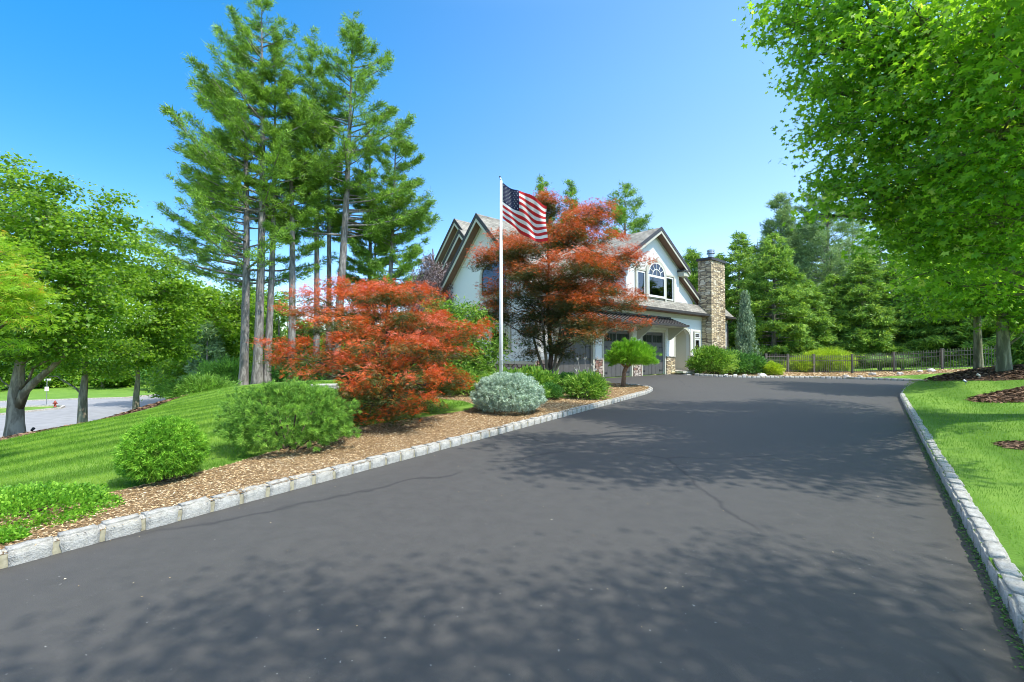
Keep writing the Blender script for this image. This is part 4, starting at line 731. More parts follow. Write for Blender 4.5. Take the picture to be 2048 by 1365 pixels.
mp('maple_tree', 'second street maple with a slim straight trunk between two others', 165, 832, 21, .19, 1.7, vclumps([(140, 600, 21, 60), (200, 560, 21.5, 60), (230, 620, 21, 60), (170, 680, 20.4, 60), (100, 660, 21, 55), (230, 700, 20.6, 50), (150, 730, 21, 36), (250, 560, 21.5, 50), (205, 740, 21, 34), (110, 715, 21.5, 40), (90, 745, 22, 26), (245, 490, 22, 40)]), 202, L=.13, W=.105, sprays=58, nl=30, sr=.26, flat=.32, group=GS)
mp('maple_tree', 'third street maple, nearest the tall pines', 272, 810, 25, .17, 1.6, vclumps([(300, 540, 25, 50), (330, 580, 25, 50), (270, 580, 25, 52), (310, 640, 24.5, 60), (345, 650, 25, 45), (260, 660, 24.6, 55), (320, 700, 25, 50), (270, 720, 24.6, 42), (350, 620, 25.5, 40), (310, 500, 25.5, 26), (235, 745, 25, 25), (345, 560, 25, 32), (350, 700, 25.5, 34)]), 203, L=.15, W=.12, sprays=56, nl=24, sr=.28, flat=.32, group=GS)
# lime green maple at the left edge, trunk outside the picture
mp('maple_tree', 'yellow green maple boughs reaching in from the left edge', -230, 900, 7.6, .12, 1.0, vclumps([(0, 510, 7, 60), (40, 570, 6.8, 60), (-20, 600, 6.6, 75), (40, 630, 6.8, 55), (70, 600, 7, 35), (-60, 560, 7, 90), (20, 690, 7, 35), (-80, 650, 7, 80), (-150, 580, 7.3, 90), (-90, 480, 7.4, 70)]), 204, mat='lime', barkm='bark_dark', leaf='fin', L=.10, W=.10, sprays=150, nl=20, sr=.1, flat=.4, droop=.3)
# ---------------------------------------------------------------- overhanging trees on the right
p = at(2330, 900, 8.3); bx, by = p.x, 8.3; B = Vector((bx, by, gz(bx, by)))
tk = [(B + Vector((0, 0, -.2)), .3), (B + Vector((0, 0, .1)), .24), (B + Vector((-.1, 0, 1.2)), .2), (B + Vector((-.2, 0, 2.4)), .18), (B + Vector((-.3, .1, 4)), .15), (B + Vector((-.4, 0, 6)), .11), (B + Vector((-.3, 0, 8)), .06)]
cl = [(1640, 90, 8.4, 95), (1600, 10, 8.4, 80), (1700, 20, 8, 120), (1690, 190, 8.3, 110), (1720, 290, 8.4, 110), (1760, 120, 7.6, 120), (1720, 380, 8.8, 95), (1800, 240, 7.6, 120), (1840, 60, 7, 130), (1800, 380, 8.2, 110), (1800, 470, 8.8, 85), (1880, 340, 7.4, 120), (1900, 180, 6.8, 130), (1890, 460, 8.2, 100), (1960, 60, 6.2, 140), (1980, 260, 6.4, 130), (1990, 400, 7, 120), (1980, 500, 7.8, 100), (1860, 545, 9.3, 60), (1940, 570, 9.2, 60), (2060, 150, 5.8, 150), (2080, 330, 6.4, 140), (2090, 480, 7.2, 120),
 (1700, -100, 8, 130), (1850, -120, 7.6, 150), (2020, -100, 7, 160), (2200, 100, 7, 160), (2200, 350, 7.6, 150), (2300, -50, 8, 180), (1780, 150, 9.8, 120), (1900, 300, 10, 130), (2050, 250, 10.4, 150), (1850, 420, 10.4, 100), (2050, 520, 9.5, 90), (1620, 170, 9, 50), (1640, 260, 9, 50), (1655, 360, 9.2, 42), (2000, 60, 9, 150), (1570, 45, 8.8, 42), (1640, 430, 9.6, 30)]
cw = [((5.4, 4.0, 6.6), (1.3, 1.2, .9)), ((6.6, 4.6, 6.2), (1.5, 1.3, 1)), ((7.6, 3.4, 6.6), (1.5, 1.3, 1)), ((4.9, 3.4, 7.4), (1.1, 1.0, .8)), ((8.4, 5.0, 6.8), (1.5, 1.4, 1)), ((9.5, 6.5, 7), (1.6, 1.6, 1)), ((4.6, 4.6, 7.6), (1.0, 1.0, .7))]
broadleaf('maple_tree', 'big leafy maple overhanging the driveway from the right edge', 'maple tree', tuple(B), tk, vclumps(cl) + cw, 301, 'maple_near', 'bark_lichen', leaf='star', L=.078, W=.078, sprays=74, nl=19, sr=.20, flat=.45, droop=.45, twig=.4, limb_r=.3, up=.7)
GT = 'two maple trunks in the bark bed on the right'
mp('maple_tree', 'thicker lichen covered maple trunk at the right edge', 2008, 742, 15, .165, 2.0, vclumps([(2000, 600, 15, 60), (1940, 590, 15, 70), (2060, 580, 15, 80), (1980, 540, 14.4, 80), (1900, 560, 14.5, 60), (2050, 640, 14.6, 50), (1960, 450, 15, 110), (2100, 480, 15, 110), (2020, 350, 15, 130), (2150, 600, 15, 80)]), 302, mat='maple_near', barkm='bark_lichen', leaf='star', L=.11, W=.11, sprays=60, nl=22, sr=.24, flat=.4, group=GT)
mp('maple_tree', 'thinner maple trunk just left of the thicker one', 1957, 738, 18, .135, 2.0, vclumps([(1870, 600, 18, 55), (1920, 610, 18, 55), (1950, 590, 17.5, 60), (1880, 540, 18, 70), (1960, 520, 18, 80), (1830, 560, 18.5, 45), (1840, 500, 18, 60), (1930, 440, 18, 90), (1850, 420, 18.5, 80)]), 303, mat='maple_near', barkm='bark_lichen', L=.14, W=.11, sprays=52, nl=22, sr=.26, flat=.4, group=GT)
# trees behind the camera whose shade lies across the driveway
B = Vector((6.2, -3.4, gz(6.2, -3.4))); tk = [(B + Vector((0, 0, -.2)), .3), (B + Vector((0, 0, 1.5)), .22), (B + Vector((0, 0, 3.5)), .18), (B + Vector((-.2, 0, 5.5)), .12), (B + Vector((-.2, 0, 7.5)), .07)]
cl = [((4.6, -.4, 6.2), (1.7, 1.4, .9)), ((3.0, -.6, 6.6), (1.6, 1.3, .8)), ((6.2, -1.4, 6.4), (1.6, 1.3, .9)), ((5.6, -.2, 7.2), (1.5, 1.0, .8)), ((1.6, -1.5, 7.0), (1.5, 1.2, .8)), ((3.6, -2.4, 7.2), (1.8, 1.5, 1)), ((6.6, -2.8, 7.6), (1.9, 1.6, 1)), ((2.2, -3.4, 7.4), (1.8, 1.5, 1)), ((8.2, -.6, 6.0), (1.4, 1.0, .8)), ((5, -4, 7.5), (2, 1.6, 1)), ((.4, -2.6, 7.0), (1.4, 1.1, .7)), ((-.8, -3.0, 7.2), (1.4, 1.0, .7)), ((-.2, -4, 7.6), (1.5, 1.2, .8))]
broadleaf('maple_tree', 'maple standing behind the viewpoint, seen only by the shade it throws', 'maple tree', tuple(B), tk, cl, 305, 'maple_near', 'bark_lichen', L=.07, W=.055, sprays=52, nl=60, sr=.27, flat=.5, twig=.2)
# ---------------------------------------------------------------- background greens on the left
for k, (u, vt, Y, r, mt, lab) in enumerate([(395, 540, 50, 5.0, 'maple', 'soft green tree left of the leftmost pine trunk'), (440, 545, 46, 4.6, 'maple', 'green tree directly behind the leftmost pine trunk'), (480, 565, 56, 5.0, 'maple', 'pale tree behind the twin pine trunks')]):
    p = at(u, 760, Y); z = gz(p.x, Y); H = at(u, vt, Y).z - z; B = Vector((p.x, Y, z)); rng = np.random.default_rng(400+k)
    cl = [((p.x + rng.normal()*r*.5, Y + rng.normal()*r*.4, z + H*rng.uniform(.12, .85)), (r*.5, r*.5, r*.42)) for _ in range(16)]
    broadleaf('leafy_tree', lab, 'tree', tuple(B), [(B + Vector((0, 0, -.3)), .3), (B + Vector((0, 0, H*.3)), .22), (B + Vector((0, 0, H*.8)), .08)], cl, 410+k, mt, 'bark_maple', L=.3, W=.24, sprays=14, nl=20, sr=.45, flat=.4, group='trees beyond the lawn crest')
for k, (u, vt, Y, r) in enumerate([(415, 640, 42, 2.3), (395, 560, 60, 4.0), (460, 610, 60, 3.6), (505, 560, 62, 4.2), (558, 600, 44, 2.6), (610, 640, 44, 2.4), (575, 575, 60, 3.2), (665, 660, 46, 2.6), (640, 625, 64, 3.4), (725, 640, 50, 2.6), (345, 640, 70, 4), (790, 620, 52, 2.8), (830, 600, 56, 3.2)]):
    p = at(u, 760, Y); z = gz(p.x, Y); lab = ['small dark spruce left of the leftmost pine trunk', 'tall far spruce above the third street maple', 'far spruce between the leftmost and twin pine trunks', 'far spruce directly behind the twin pine trunks', 'dark spruce right of the twin pine trunks', 'dark spruce behind the left tip of the low red maple', 'far spruce right of the twin pine trunks', 'dark spruce behind the top of the low red maple', 'far small spruce top right of the slim straight pine', 'spruce behind the right hand pines', 'far spruce behind the third street maple crown', 'far spruce under the rightmost pine', 'far spruce beside the weeping beech'][k]
    conifer('spruce_tree', lab, 'spruce tree', (p.x, Y, z), at(u, vt, Y), 430+k, 'spruce' if k % 3 else 'pine_blue', cb=.03, nb=90, rad=r, r0=.15, prof=spr, rise=.05, curve=-.1, lat=.45, K=11, nt=10, nL=.36, nW=.12, tr=.16, q0=.3, droop=.2, tube=False, group='evergreens beyond the lawn crest')
hedge = [(20, 735, 70), (95, 725, 74), (170, 738, 78), (240, 728, 80), (310, 735, 78), (-60, 730, 66), (130, 715, 90), (280, 715, 92), (205, 745, 72), (345, 745, 70), (60, 700, 95), (360, 700, 88), (-10, 705, 85)]
hl_ = ['leftmost', 'second', 'third', 'fourth', 'fifth', 'outermost left', 'tall rear', 'tall rear right', 'small front', 'rightmost', 'rear left', 'rear right', 'rear outer left']
for k, (u, vt, Y) in enumerate(hedge):
    p = at(u, 770, Y); z = gz(p.x, Y); H = max(3.2, at(u, vt, Y).z - z); rng = np.random.default_rng(500+k); B = Vector((p.x, Y, z)); r = 4.2
    cl = [((p.x + rng.normal()*r*.55, Y + rng.normal()*r*.3, z + H*rng.uniform(.25, .9)), (r*.5, r*.5, r*.35)) for _ in range(9)]
    broadleaf('leafy_tree', hl_[k] + ' rounded tree of the row beyond the far lawn across the street', 'tree', tuple(B), [(B + Vector((0, 0, -.3)), .25), (B + Vector((0, 0, H*.3)), .2), (B + Vector((0, 0, H*.7)), .06)], cl, 520+k, 'maple' if k % 3 else 'box', 'bark_maple', L=.42, W=.34, sprays=7, nl=22, sr=.6, flat=.4, group='trees across the street', twig=0)

# ---------------------------------------------------------------- the far wood, one mass
rng = np.random.default_rng(900); lv = Leaves('dia'); cs = []
for k in range(330):
    a = rng.uniform(-64, 64); d = rng.uniform(95, 135); x, y = d*math.tan(R(a)) if abs(a) < 50 else math.copysign(d*math.tan(R(50)) + (abs(a)-50)*2, a), d; z = gz(x, y); h = rng.uniform(7, 12)*(1.0 if a < 12 else 1.3); n = 330
    dd = rdir(rng, n); r = rng.random(n)**.5; P = np.array((x, y, z + h*.5)) + dd*np.array((6, 4, h*.5))*r[:, None]; lv.add(P, rdir(rng, n), unit(np.array((0, 0, .7)) + dd*.6 + rng.normal(size=(n, 3))*.4), rng.uniform(.8, 1.6, n), rng.uniform(.6, 1.2, n), np.clip(.35 + rng.normal(size=n)*.2, 0, 1))
tag(lv.build('woodland', LM['spruce'], None), 'distant belt of woods closing the view behind everything', 'woods', kind='stuff')
# ---------------------------------------------------------------- shrubs
def sh(u, vb, Y=None, z=.11):
    if Y is None: x, Y = onz(u, vb, z); return (x, Y, gz(x, Y)-.01)
    p = at(u, vb, Y); return (p.x, Y, gz(p.x, Y)-.01)
shrub('mugo_pine', 'big mounded mugo pine at the driveway bed, left of the red maple', 'shrub', sh(578, 897), (.90, .74, .92), 1, 'mugo', n=2100, nt=46, nL=.050, nW=.0065, tr=.010, r_in=.62, lump=.15, ls=3.6, upb=.35, cz=.40, spread=.65)
shrub('dwarf_spruce', 'round bright green dwarf spruce ball nearest the camera', 'shrub', sh(325, 955), (.395, .38, .66), 2, 'bright', n=2300, nt=26, nL=.032, nW=.008, tr=.013, r_in=.62, lump=.05, ls=5, upb=-.05, cz=.42, spread=.7)
shrub('globe_blue_spruce', 'silvery blue globe spruce at the foot of the flagpole', 'shrub', sh(1017, 825), (.80, .72, .86), 3, 'blue', n=2600, nt=26, nL=.045, nW=.013, tr=.02, r_in=.68, lump=.07, ls=4, upb=.1, cz=.36, spread=.7)
shrub('groundcover_plant', 'low bright green groundcover clump at the left edge of the mulch', 'plant', sh(30, 1030, None, .08), (.72, .52, .20), 4, 'bright', n=2600, nt=7, nL=.022, nW=.018, tr=.014, shape='dia', r_in=.7, lump=.12, ls=4, cz=.15, stems=20)
shrub('groundcover_plant', 'tiny green groundcover sprig by the kerb in the lower left corner', 'plant', sh(8, 1078, None, .1), (.13, .10, .06), 5, 'bright', n=260, nt=7, nL=.02, nW=.017, tr=.01, shape='dia', r_in=.6, lump=.1, cz=.2, stems=6)
# shrubs round the tall maple
S = [('hosta_plant', 'broad pale leaved plants behind the flagpole foot', 1020, 768, 13.6, (.95, .6, .62), 'hosta', dict(n=420, nt=6, nL=.20, nW=.09, shape='dia', tr=.05)),
 ('leafy_shrub', 'light green leafy shrub left of the tall maple trunks', 1065, 760, 13.6, (.7, .5, .72), 'hosta', dict(n=420, nt=6, nL=.16, nW=.07, shape='dia', tr=.05)),
 ('green_shrub', 'low leafy plant right of the blue globe spruce', 1062, 782, 12.2, (.42, .35, .42), 'hosta', dict(n=420, nt=6, nL=.11, nW=.05, shape='dia', tr=.04)),
 ('box_shrub', 'low rounded box at the foot of the tall red maple', 1098, 783, 12.8, (.36, .34, .42), 'box', dict(n=900, nt=8, nL=.035, nW=.025, shape='dia', tr=.03)),
 ('box_shrub', 'dark clipped shrub with a lit lime rim left of the leafy plant', 1133, 768, 14.6, (.52, .45, .62), 'box', dict(n=900, nt=9, nL=.045, nW=.03, shape='dia', tr=.03)),
 ('perennial_plant', 'loose leafy perennial with dry flower stalks at the bed edge', 1172, 785, 13.2, (.56, .45, .62), 'hosta', dict(n=520, nt=8, nL=.13, nW=.035, shape='dia', tr=.06, lump=.25)),
 ('box_shrub', 'small dark shrub behind the perennial with dry stalks', 1180, 765, 15.4, (.5, .42, .62), 'box', dict(n=700, nt=8, nL=.045, nW=.03, shape='dia', tr=.03)),
 ('leafy_shrub', 'rhododendron bush at the foot of the chimney', 1424, 745, 27.6, (1.35, .9, 1.55), 'hosta', dict(n=900, nt=10, nL=.16, nW=.06, shape='dia', tr=.09, lump=.2)),
 ('leafy_shrub', 'pink budded shrub right of the chimney', 1463, 745, 28.4, (1.1, .8, 1.4), 'box', dict(n=700, nt=10, nL=.12, nW=.06, shape='dia', tr=.09, lump=.2)),
 ('leafy_shrub', 'dark shrub under the weeping spruce', 1500, 745, 29.0, (1.0, .8, 1.2), 'box', dict(n=600, nt=10, nL=.12, nW=.06, shape='dia', tr=.09, lump=.2)),
 ('leafy_shrub', 'small bright green bush left of the fence', 1545, 745, 28.4, (.55, .5, .72), 'gold', dict(n=500, nt=9, nL=.1, nW=.045, shape='dia', tr=.06)),
 ('golden_shrub', 'lime green mound behind the iron fence', 1655, 742, 31.8, (1.8, 1.2, 1.5), 'gold', dict(n=1500, nt=12, nL=.2, nW=.03, tr=.08, lump=.1, upb=-.2)),
 ('golden_shrub', 'pale green shrub behind the left fence posts', 1602, 742, 31.6, (1.0, .8, .95), 'gold', dict(n=700, nt=10, nL=.18, nW=.03, tr=.08, lump=.1, upb=-.1)),
 ('juniper_shrub', 'low feathery juniper beyond the lawn crest', 400, 785, 26.5, (2.0, 1.2, 1.3), 'mugo', dict(n=900, nt=12, nL=.2, nW=.04, tr=.12, lump=.2)),
 ('juniper_shrub', 'dark low juniper right of the twin pine trunks', 600, 772, 33.5, (2.4, 1.2, 1.8), 'box', dict(n=900, nt=12, nL=.2, nW=.05, tr=.14, lump=.2)),
 ('juniper_shrub', 'low juniper between the leftmost pine and the twin trunks', 455, 776, 36.5, (2.8, 1.4, 3.0), 'mugo', dict(n=1100, nt=12, nL=.24, nW=.06, tr=.16, lump=.2)),
 ('green_shrub', 'low green shrubs under the right half of the low red maple', 905, 775, 13.6, (1.1, .7, .75), 'hosta', dict(n=700, nt=8, nL=.10, nW=.035, shape='dia', tr=.06))]
for k, (nm, lab, u, v, Y, rad, mt, kw) in enumerate(S): shrub(nm, lab, 'shrub' if 'plant' not in nm else 'plant', sh(u, v, Y), rad, 20+k, mt, **{**dict(r_in=.5, lump=.15), **kw})
# dry stalks of the perennial
pe = [o for o in C.objects if o.get('label', '').startswith('loose leafy perennial')][0]; mb = MB(); rn = random.Random(8)
for k in range(9):
    a = rn.uniform(0, 6.28); l = rn.uniform(.75, 1.15); tx, ty = math.cos(a)*rn.uniform(.1, .5), math.sin(a)*.3; mb.tube([(tx*.2, ty*.2, .1), (tx*.6, ty*.6, l*.6), (tx, ty, l)], [.008, .006, .004], 5)
    for j in range(5): mb.tube([(tx, ty, l-.02), (tx + rn.uniform(-.05, .05), ty + rn.uniform(-.04, .04), l + rn.uniform(.02, .09))], [.012, .008], 4)
mb.build('dry_stalk', M['rock'], pe)
# topiary pine on a stem
b = Vector(sh(1246, 768, 17.6)); e = shrub('topiary_pine', 'flat topped green pine on a bare reddish stem at the tip of the bed', 'topiary tree', tuple(b), (.93, .85, .95), 60, 'mugo', n=1700, nt=30, nL=.10, nW=.012, tr=.03, r_in=.35, lump=.22, ls=3, upb=.6, cz=.34, stems=0)
zc = at(1262, 735, 17.6).z - b.z + .05; 
for ch_ in e.children:
    if ch_.name.startswith('foliage'): ch_.location = (.30, 0, zc); ch_.data.materials.clear(); ch_.data.materials.append(LM['bright'])
for ch_ in list(e.children):
    if ch_.name.startswith('stem'): bpy.data.objects.remove(ch_)
mb = MB(); mb.tube([(0, 0, -.05), (.02, 0, .2), (.05, 0, .55), (.14, 0, zc-.02)], [.10, .085, .075, .085], 10); rn = random.Random(4)
for k in range(14):
    a = k*.45*3.1; r = rn.uniform(.3, .75); mb.tube([(.13, 0, zc-.08), (.2 + math.cos(a)*r*.5, math.sin(a)*r*.5, zc + .12), (.3 + math.cos(a)*r, math.sin(a)*r, zc + .36)], [.045, .03, .012], 6)
mb.build('trunk', plain('reddish pine stem', (.24, .15, .10), .9, .15, 0, 14, .4, .5), e, smooth=True)
# ornamental grasses
def reeds(name, lab, base, h, n, seed, mat='reed', spread=.5, w=.012):
    rng = np.random.default_rng(seed); e = empty(name, base, 0, lab, 'grass clump'); a = rng.uniform(0, 6.28, n); s = rng.random(n)**.7*spread; hh = h*rng.uniform(.6, 1.05, n); V = []; F = []
    for k, q in enumerate(np.linspace(0, 1, 5)):
        x = np.cos(a)*(.05 + s*q**1.8*1.3); y = np.sin(a)*(.05 + s*q**1.8*1.3); z = hh*(q*1.3 - .45*q**2.4*(.5 + s)); ww = w*(1-q*.9)
        V.append(np.c_[x - np.sin(a)*ww, y + np.cos(a)*ww, z]); V.append(np.c_[x + np.sin(a)*ww, y - np.cos(a)*ww, z])
    V = np.stack(V, 1); i = np.arange(n)[:, None]*10
    for k in range(4): F.append(i + np.array([2*k, 2*k+1, 2*k+3, 2*k+2]))
    link('blades', np_mesh('blades', V.reshape(-1, 3), np.concatenate(F), np.repeat(rng.random(n), 10)), LM[mat], e)
reeds('ornamental_grass', 'arching pale ornamental grass behind the fence', tuple(sh(1760, 740, 30.4)), 1.25, 900, 1, w=.022, spread=1.1)
reeds('ornamental_grass', 'arching blue green ornamental grass right of the pale one', tuple(sh(1805, 740, 29.6)), 1.15, 800, 2, w=.02, spread=1.0)
reeds('ornamental_grass', 'fine tufted grass beside the flat stone on the lawn', tuple(sh(695, 772, 18.5)), .8, 900, 3, w=.008, spread=.6)
reeds('ornamental_grass', 'soft grass clump under the left boughs of the low red maple', tuple(sh(735, 770, 14.5)), .7, 700, 4, w=.007, spread=.5)
# ---------------------------------------------------------------- flagpole and flag
fb = Vector(sh(1002, 780, 11.4)); ft = at(999.5, 362, 11.4).z
e = empty('flagpole', fb, 0, 'tall white metal flagpole behind the blue globe spruce', 'flagpole'); mb = MB(); H = ft - fb.z
mb.tube([(0, 0, -.1), (0, 0, H*.4), (0, 0, H)], [.052, .048, .030], 16); mb.build('pole', M['white'], e, smooth=True)
MB().lathe([(.055, 0), (.09, .01), (.09, .05), (.06, .08)], (0, 0, 0)).build('base_collar', M['steel'], e, smooth=True)
MB().tube([(0, 0, H), (0, 0, H+.03), (-.03, 0, H+.07)], .014, 8).build('truck', M['steel'], e)
MB().lathe([(.002, -.022), (.016, -.016), (.022, 0), (.016, .016), (.002, .022)], (-.03, 0, H+.10)).build('finial', M['iron'], e, smooth=True)
MB().tube([(.045, -.02, .9), (.034, -.03, H*.5), (.033, -.02, H-.05)], .004, 5).build('halyard', M['white'], e)
MB().box(-.01, .04, -.07, -.05, 1.0, 1.12).build('cleat', M['steel'], e)
fl = empty('flag', (fb.x + .035, fb.y - .02, ft - .05), 0, 'american flag with thirteen stripes hanging in folds from the flagpole top', 'flag')
def S_(u, v):   # u along fly 0..1, v down the hoist 0..1
    x = 1.11*(u**1.05); top = -.60*u**.95; hgt = .90 - .04*u; z = top - hgt*v - .16*math.sin(u*2.4)*v
    fold = .14*math.sin(7.5*u + 3.2*v + .4)*min(1, u*3) + .06*math.sin(15*u - 5*v)*min(1, u*3)
    return Vector((x + .03*math.sin(9*u+4*v)*u, fold - .15*u, z + .025*math.sin(11*u+2)*u))
NU, NV = 80, 39; V = [S_(i/NU, j/NV) for j in range(NV+1) for i in range(NU+1)]
fr_, fw_, fb_ = [], [], []
for j in range(NV):
    for i in range(NU):
        q = (j*(NU+1)+i, j*(NU+1)+i+1, (j+1)*(NU+1)+i+1, (j+1)*(NU+1)+i); s = j//3
        (fb_ if (s < 7 and i < NU*.4) else (fr_ if s % 2 == 0 else fw_)).append(q)
def fmat(n, c):
    t = NT(n); v = t.coord(); nz = t.noise(v, 300, 1); p = t.bsdf(c, .75, .2, 0, nz, .1, .001); tr = t.n('ShaderNodeBsdfTranslucent'); tr.inputs[0].default_value = (*c, 1); mx = t.n('ShaderNodeMixShader'); mx.inputs[0].default_value = .3
    t.l(p.outputs[0], mx.inputs[1]); t.l(tr.outputs[0], mx.inputs[2]); t.l(mx.outputs[0], t.out.inputs[0]); return t.m
fm = [fmat('red flag cloth', (.50, .025, .03)), fmat('white flag cloth', (.72, .72, .72)), fmat('navy flag cloth', (.012, .018, .06))]
me = bpy.data.meshes.new('cloth'); me.from_pydata([tuple(v) for v in V], [], fr_ + fw_ + fb_)
for m in fm: me.materials.append(m)
mi = np.array([0]*len(fr_) + [1]*len(fw_) + [2]*len(fb_), np.int32); me.polygons.foreach_set('material_index', mi); me.polygons.foreach_set('use_smooth', np.ones(len(mi), bool)); o = bpy.data.objects.new('cloth', me); C.objects.link(o); o.parent = fl
sm = MB()
for r in range(9):
    for c_ in range(6 if r % 2 == 0 else 5):
        u0 = .4*(2*c_ + (1 if r % 2 == 0 else 2))/12; v0 = (7/13)*(r+1)/10
        for sg in (1, -1):
            pts = []
            for k in range(10):
                rr = .019 if k % 2 == 0 else .0076; a = math.pi/2 + k*math.pi/5; uu = u0 + rr*math.cos(a)/1.4; vv = v0 - rr*math.sin(a)/.9; d = (S_(uu+.005, vv) - S_(uu-.005, vv)).cross(S_(uu, vv+.005) - S_(uu, vv-.005)).normalized(); pts.append(S_(uu, vv) + d*.005*sg)
            d = (S_(u0+.005, v0) - S_(u0-.005, v0)).cross(S_(u0, v0+.005) - S_(u0, v0-.005)).normalized(); b0 = len(sm.v); sm.add(pts + [S_(u0, v0) + d*.005*sg], [(k, (k+1) % 10, 10) for k in range(10)])
sm.build('star_field', fm[1], fl)
# ---------------------------------------------------------------- iron fence
posts = [(17.4, 31.2), (18.9, 31.2), (20.4, 30.8), (22.4, 30.0), (23.9, 28.5), (25.5, 27.0), (27.3, 25.6)]
fe = empty('iron_fence', (17.4, 31.2, gz(17.4, 31.2)), 0, 'black iron picket fence with pointed finials along the back bed', 'fence'); O = fe.location.copy()
tops = []
for x, y in posts:
    z = gz(x, y); MB().box(x-.05, x+.05, y-.05, y+.05, z-.05, z+1.22).box(x-.065, x+.065, y-.065, y+.065, z+1.222, z+1.26).build('post', M['iron2'] if 'iron2' in M else M.setdefault('iron2', plain('weathered bronze iron', (.16, .14, .12), .6, .3, .2, 12, .15, .1)), fe, off=O)
for (x0, y0), (x1, y1) in zip(posts, posts[1:]):
    mb = MB(); L_ = math.hypot(x1-x0, y1-y0); n = int(L_/.115); z0, z1 = gz(x0, y0), gz(x1, y1); dx, dy = (x1-x0)/L_, (y1-y0)/L_; ang = math.atan2(dy, dx)
    for h in (.12, .82, 1.06):
        a = Vector((x0, y0, z0+h)); b = Vector((x1, y1, z1+h)); nn = Vector((-dy, dx, 0))*.018; u_ = Vector((0, 0, .018)); d_ = Vector((dx, dy, 0))*.052; a = a + d_; b = b - d_
        mb.add([a-nn-u_, a+nn-u_, b+nn-u_, b-nn-u_, a-nn+u_, a+nn+u_, b+nn+u_, b-nn+u_], [(0,3,2,1), (4,5,6,7), (0,1,5,4), (1,2,6,5), (2,3,7,6), (3,0,4,7)])
    for k in range(1, n):
        f_ = k/n; x = x0+(x1-x0)*f_; y = y0+(y1-y0)*f_; z = z0+(z1-z0)*f_; mb.tube([(x, y, z+.04), (x, y, z+1.14), (x, y, z+1.15), (x, y, z+1.22)], [.014, .014, .022, .002], 5)
    mb.build('fence_panel', M['iron2'], fe, off=O)
# ---------------------------------------------------------------- hydrant, street sign, stones, garden lights, stakes
b = onz(110, 815, SZ); e = empty('fire_hydrant', (b[0], b[1], SZ+.02), .6, 'small red fire hydrant at the grass corner by the street', 'hydrant'); e.scale = (.85,)*3; M['hyd'] = plain('red hydrant paint', (.30, .05, .03), .5, .4, 0, 12, .15, .1)
MB().lathe([(.17, 0), (.17, .05), (.12, .06), (.12, .5), (.16, .51), (.16, .56), (.13, .60), (.10, .68), (.04, .74), (.04, .80)]).build('body', M['hyd'], e, smooth=True)
mb = MB(); mb.tube([(-.22, 0, .42), (.22, 0, .42)], .055, 10); mb.tube([(0, -.22, .38), (0, 0, .38)], .07, 10); mb.build('outlet', M['hyd'], e)
b = onz(93, 811, SZ); e = empty('street_sign', (b[0], b[1], SZ+.02), .5, 'thin grey sign post with small pale plates near the hydrant', 'sign'); MB().tube([(0, 0, 0), (0, 0, 2.6)], .035, 8).build('post', M['steel'], e)
MB().box(-.3, .3, -.01, .01, 2.62, 2.8).build('plate', M['white'], e); MB().box(-.16, .16, -.06, -.04, 1.5, 1.95).build('plate', M['white'], e)
def rock(name, lab, base, s, seed, mat='rock', group=None, cat='stone', flat=False):
    bm = bmesh.new(); bmesh.ops.create_icosphere(bm, subdivisions=3, radius=1); o = Vector((seed*3.1, 0, 0))
    for v in bm.verts: k = 1 + .35*mnoise.noise(v.co*1.3 + o) + .1*mnoise.noise(v.co*4 + o); v.co = Vector((max(-.8, min(.8, v.co.x))*s[0]*k, max(-.8, min(.8, v.co.y))*s[1]*k, max(-.7, min(.75, v.co.z))*s[2]*k))
    me = bpy.data.meshes.new(name); bm.to_mesh(me); bm.free(); o = link(name, me, M[mat]); o.location = base; return tag(o, lab, cat, group)
b = sh(650, 779, 16.5); e = empty('stone_edging', b, .2, 'low stack of flat grey stones on the lawn left of the red maple', 'stone wall')
for k in range(3): 
    mb = MB().box(-.52+.03*k, .5-.05*k, -.2, .2, .09*k-.03, .09*k+.055); mb.build('flat_stone', M['rock'], e, bevel=.015)
rs = [(1490, 747, .16, 'pale pebble under the weeping spruce'), (1524, 748, .26, 'largest white rock left of the small bright bush'), (1452, 747, .13, 'white pebble right of the chimney shrubs'), (1470, 747, .14, 'white pebble under the pink budded shrub'), (1692, 748, .18, 'pale rock inside the fence below the lime mound'), (1745, 750, .2, 'grey rock in the bed before the ornamental grass'), (1800, 749, .19, 'pale rock by the middle fence post'), (1862, 748, .2, 'white rock at the right part of the fence bed'), (1840, 751, .13, 'small rock left of the white rock'), (1720, 752, .14, 'small rock on the bed edge')]
for k, (u, v, s, lab) in enumerate(rs):
    Y = 25.9 + (k % 3)*.5 if u > 1600 else 26.7; p = at(u, v, Y); rock('garden_rock', lab, (p.x, Y, gz(p.x, Y)+s*.3), (s, s*.8, s*.6), k, 'white' if 'white' in lab else 'rock', 'rocks along the back bed', 'rock')
M['black'] = plain('black plastic', (.02, .02, .02), .5, .4); 
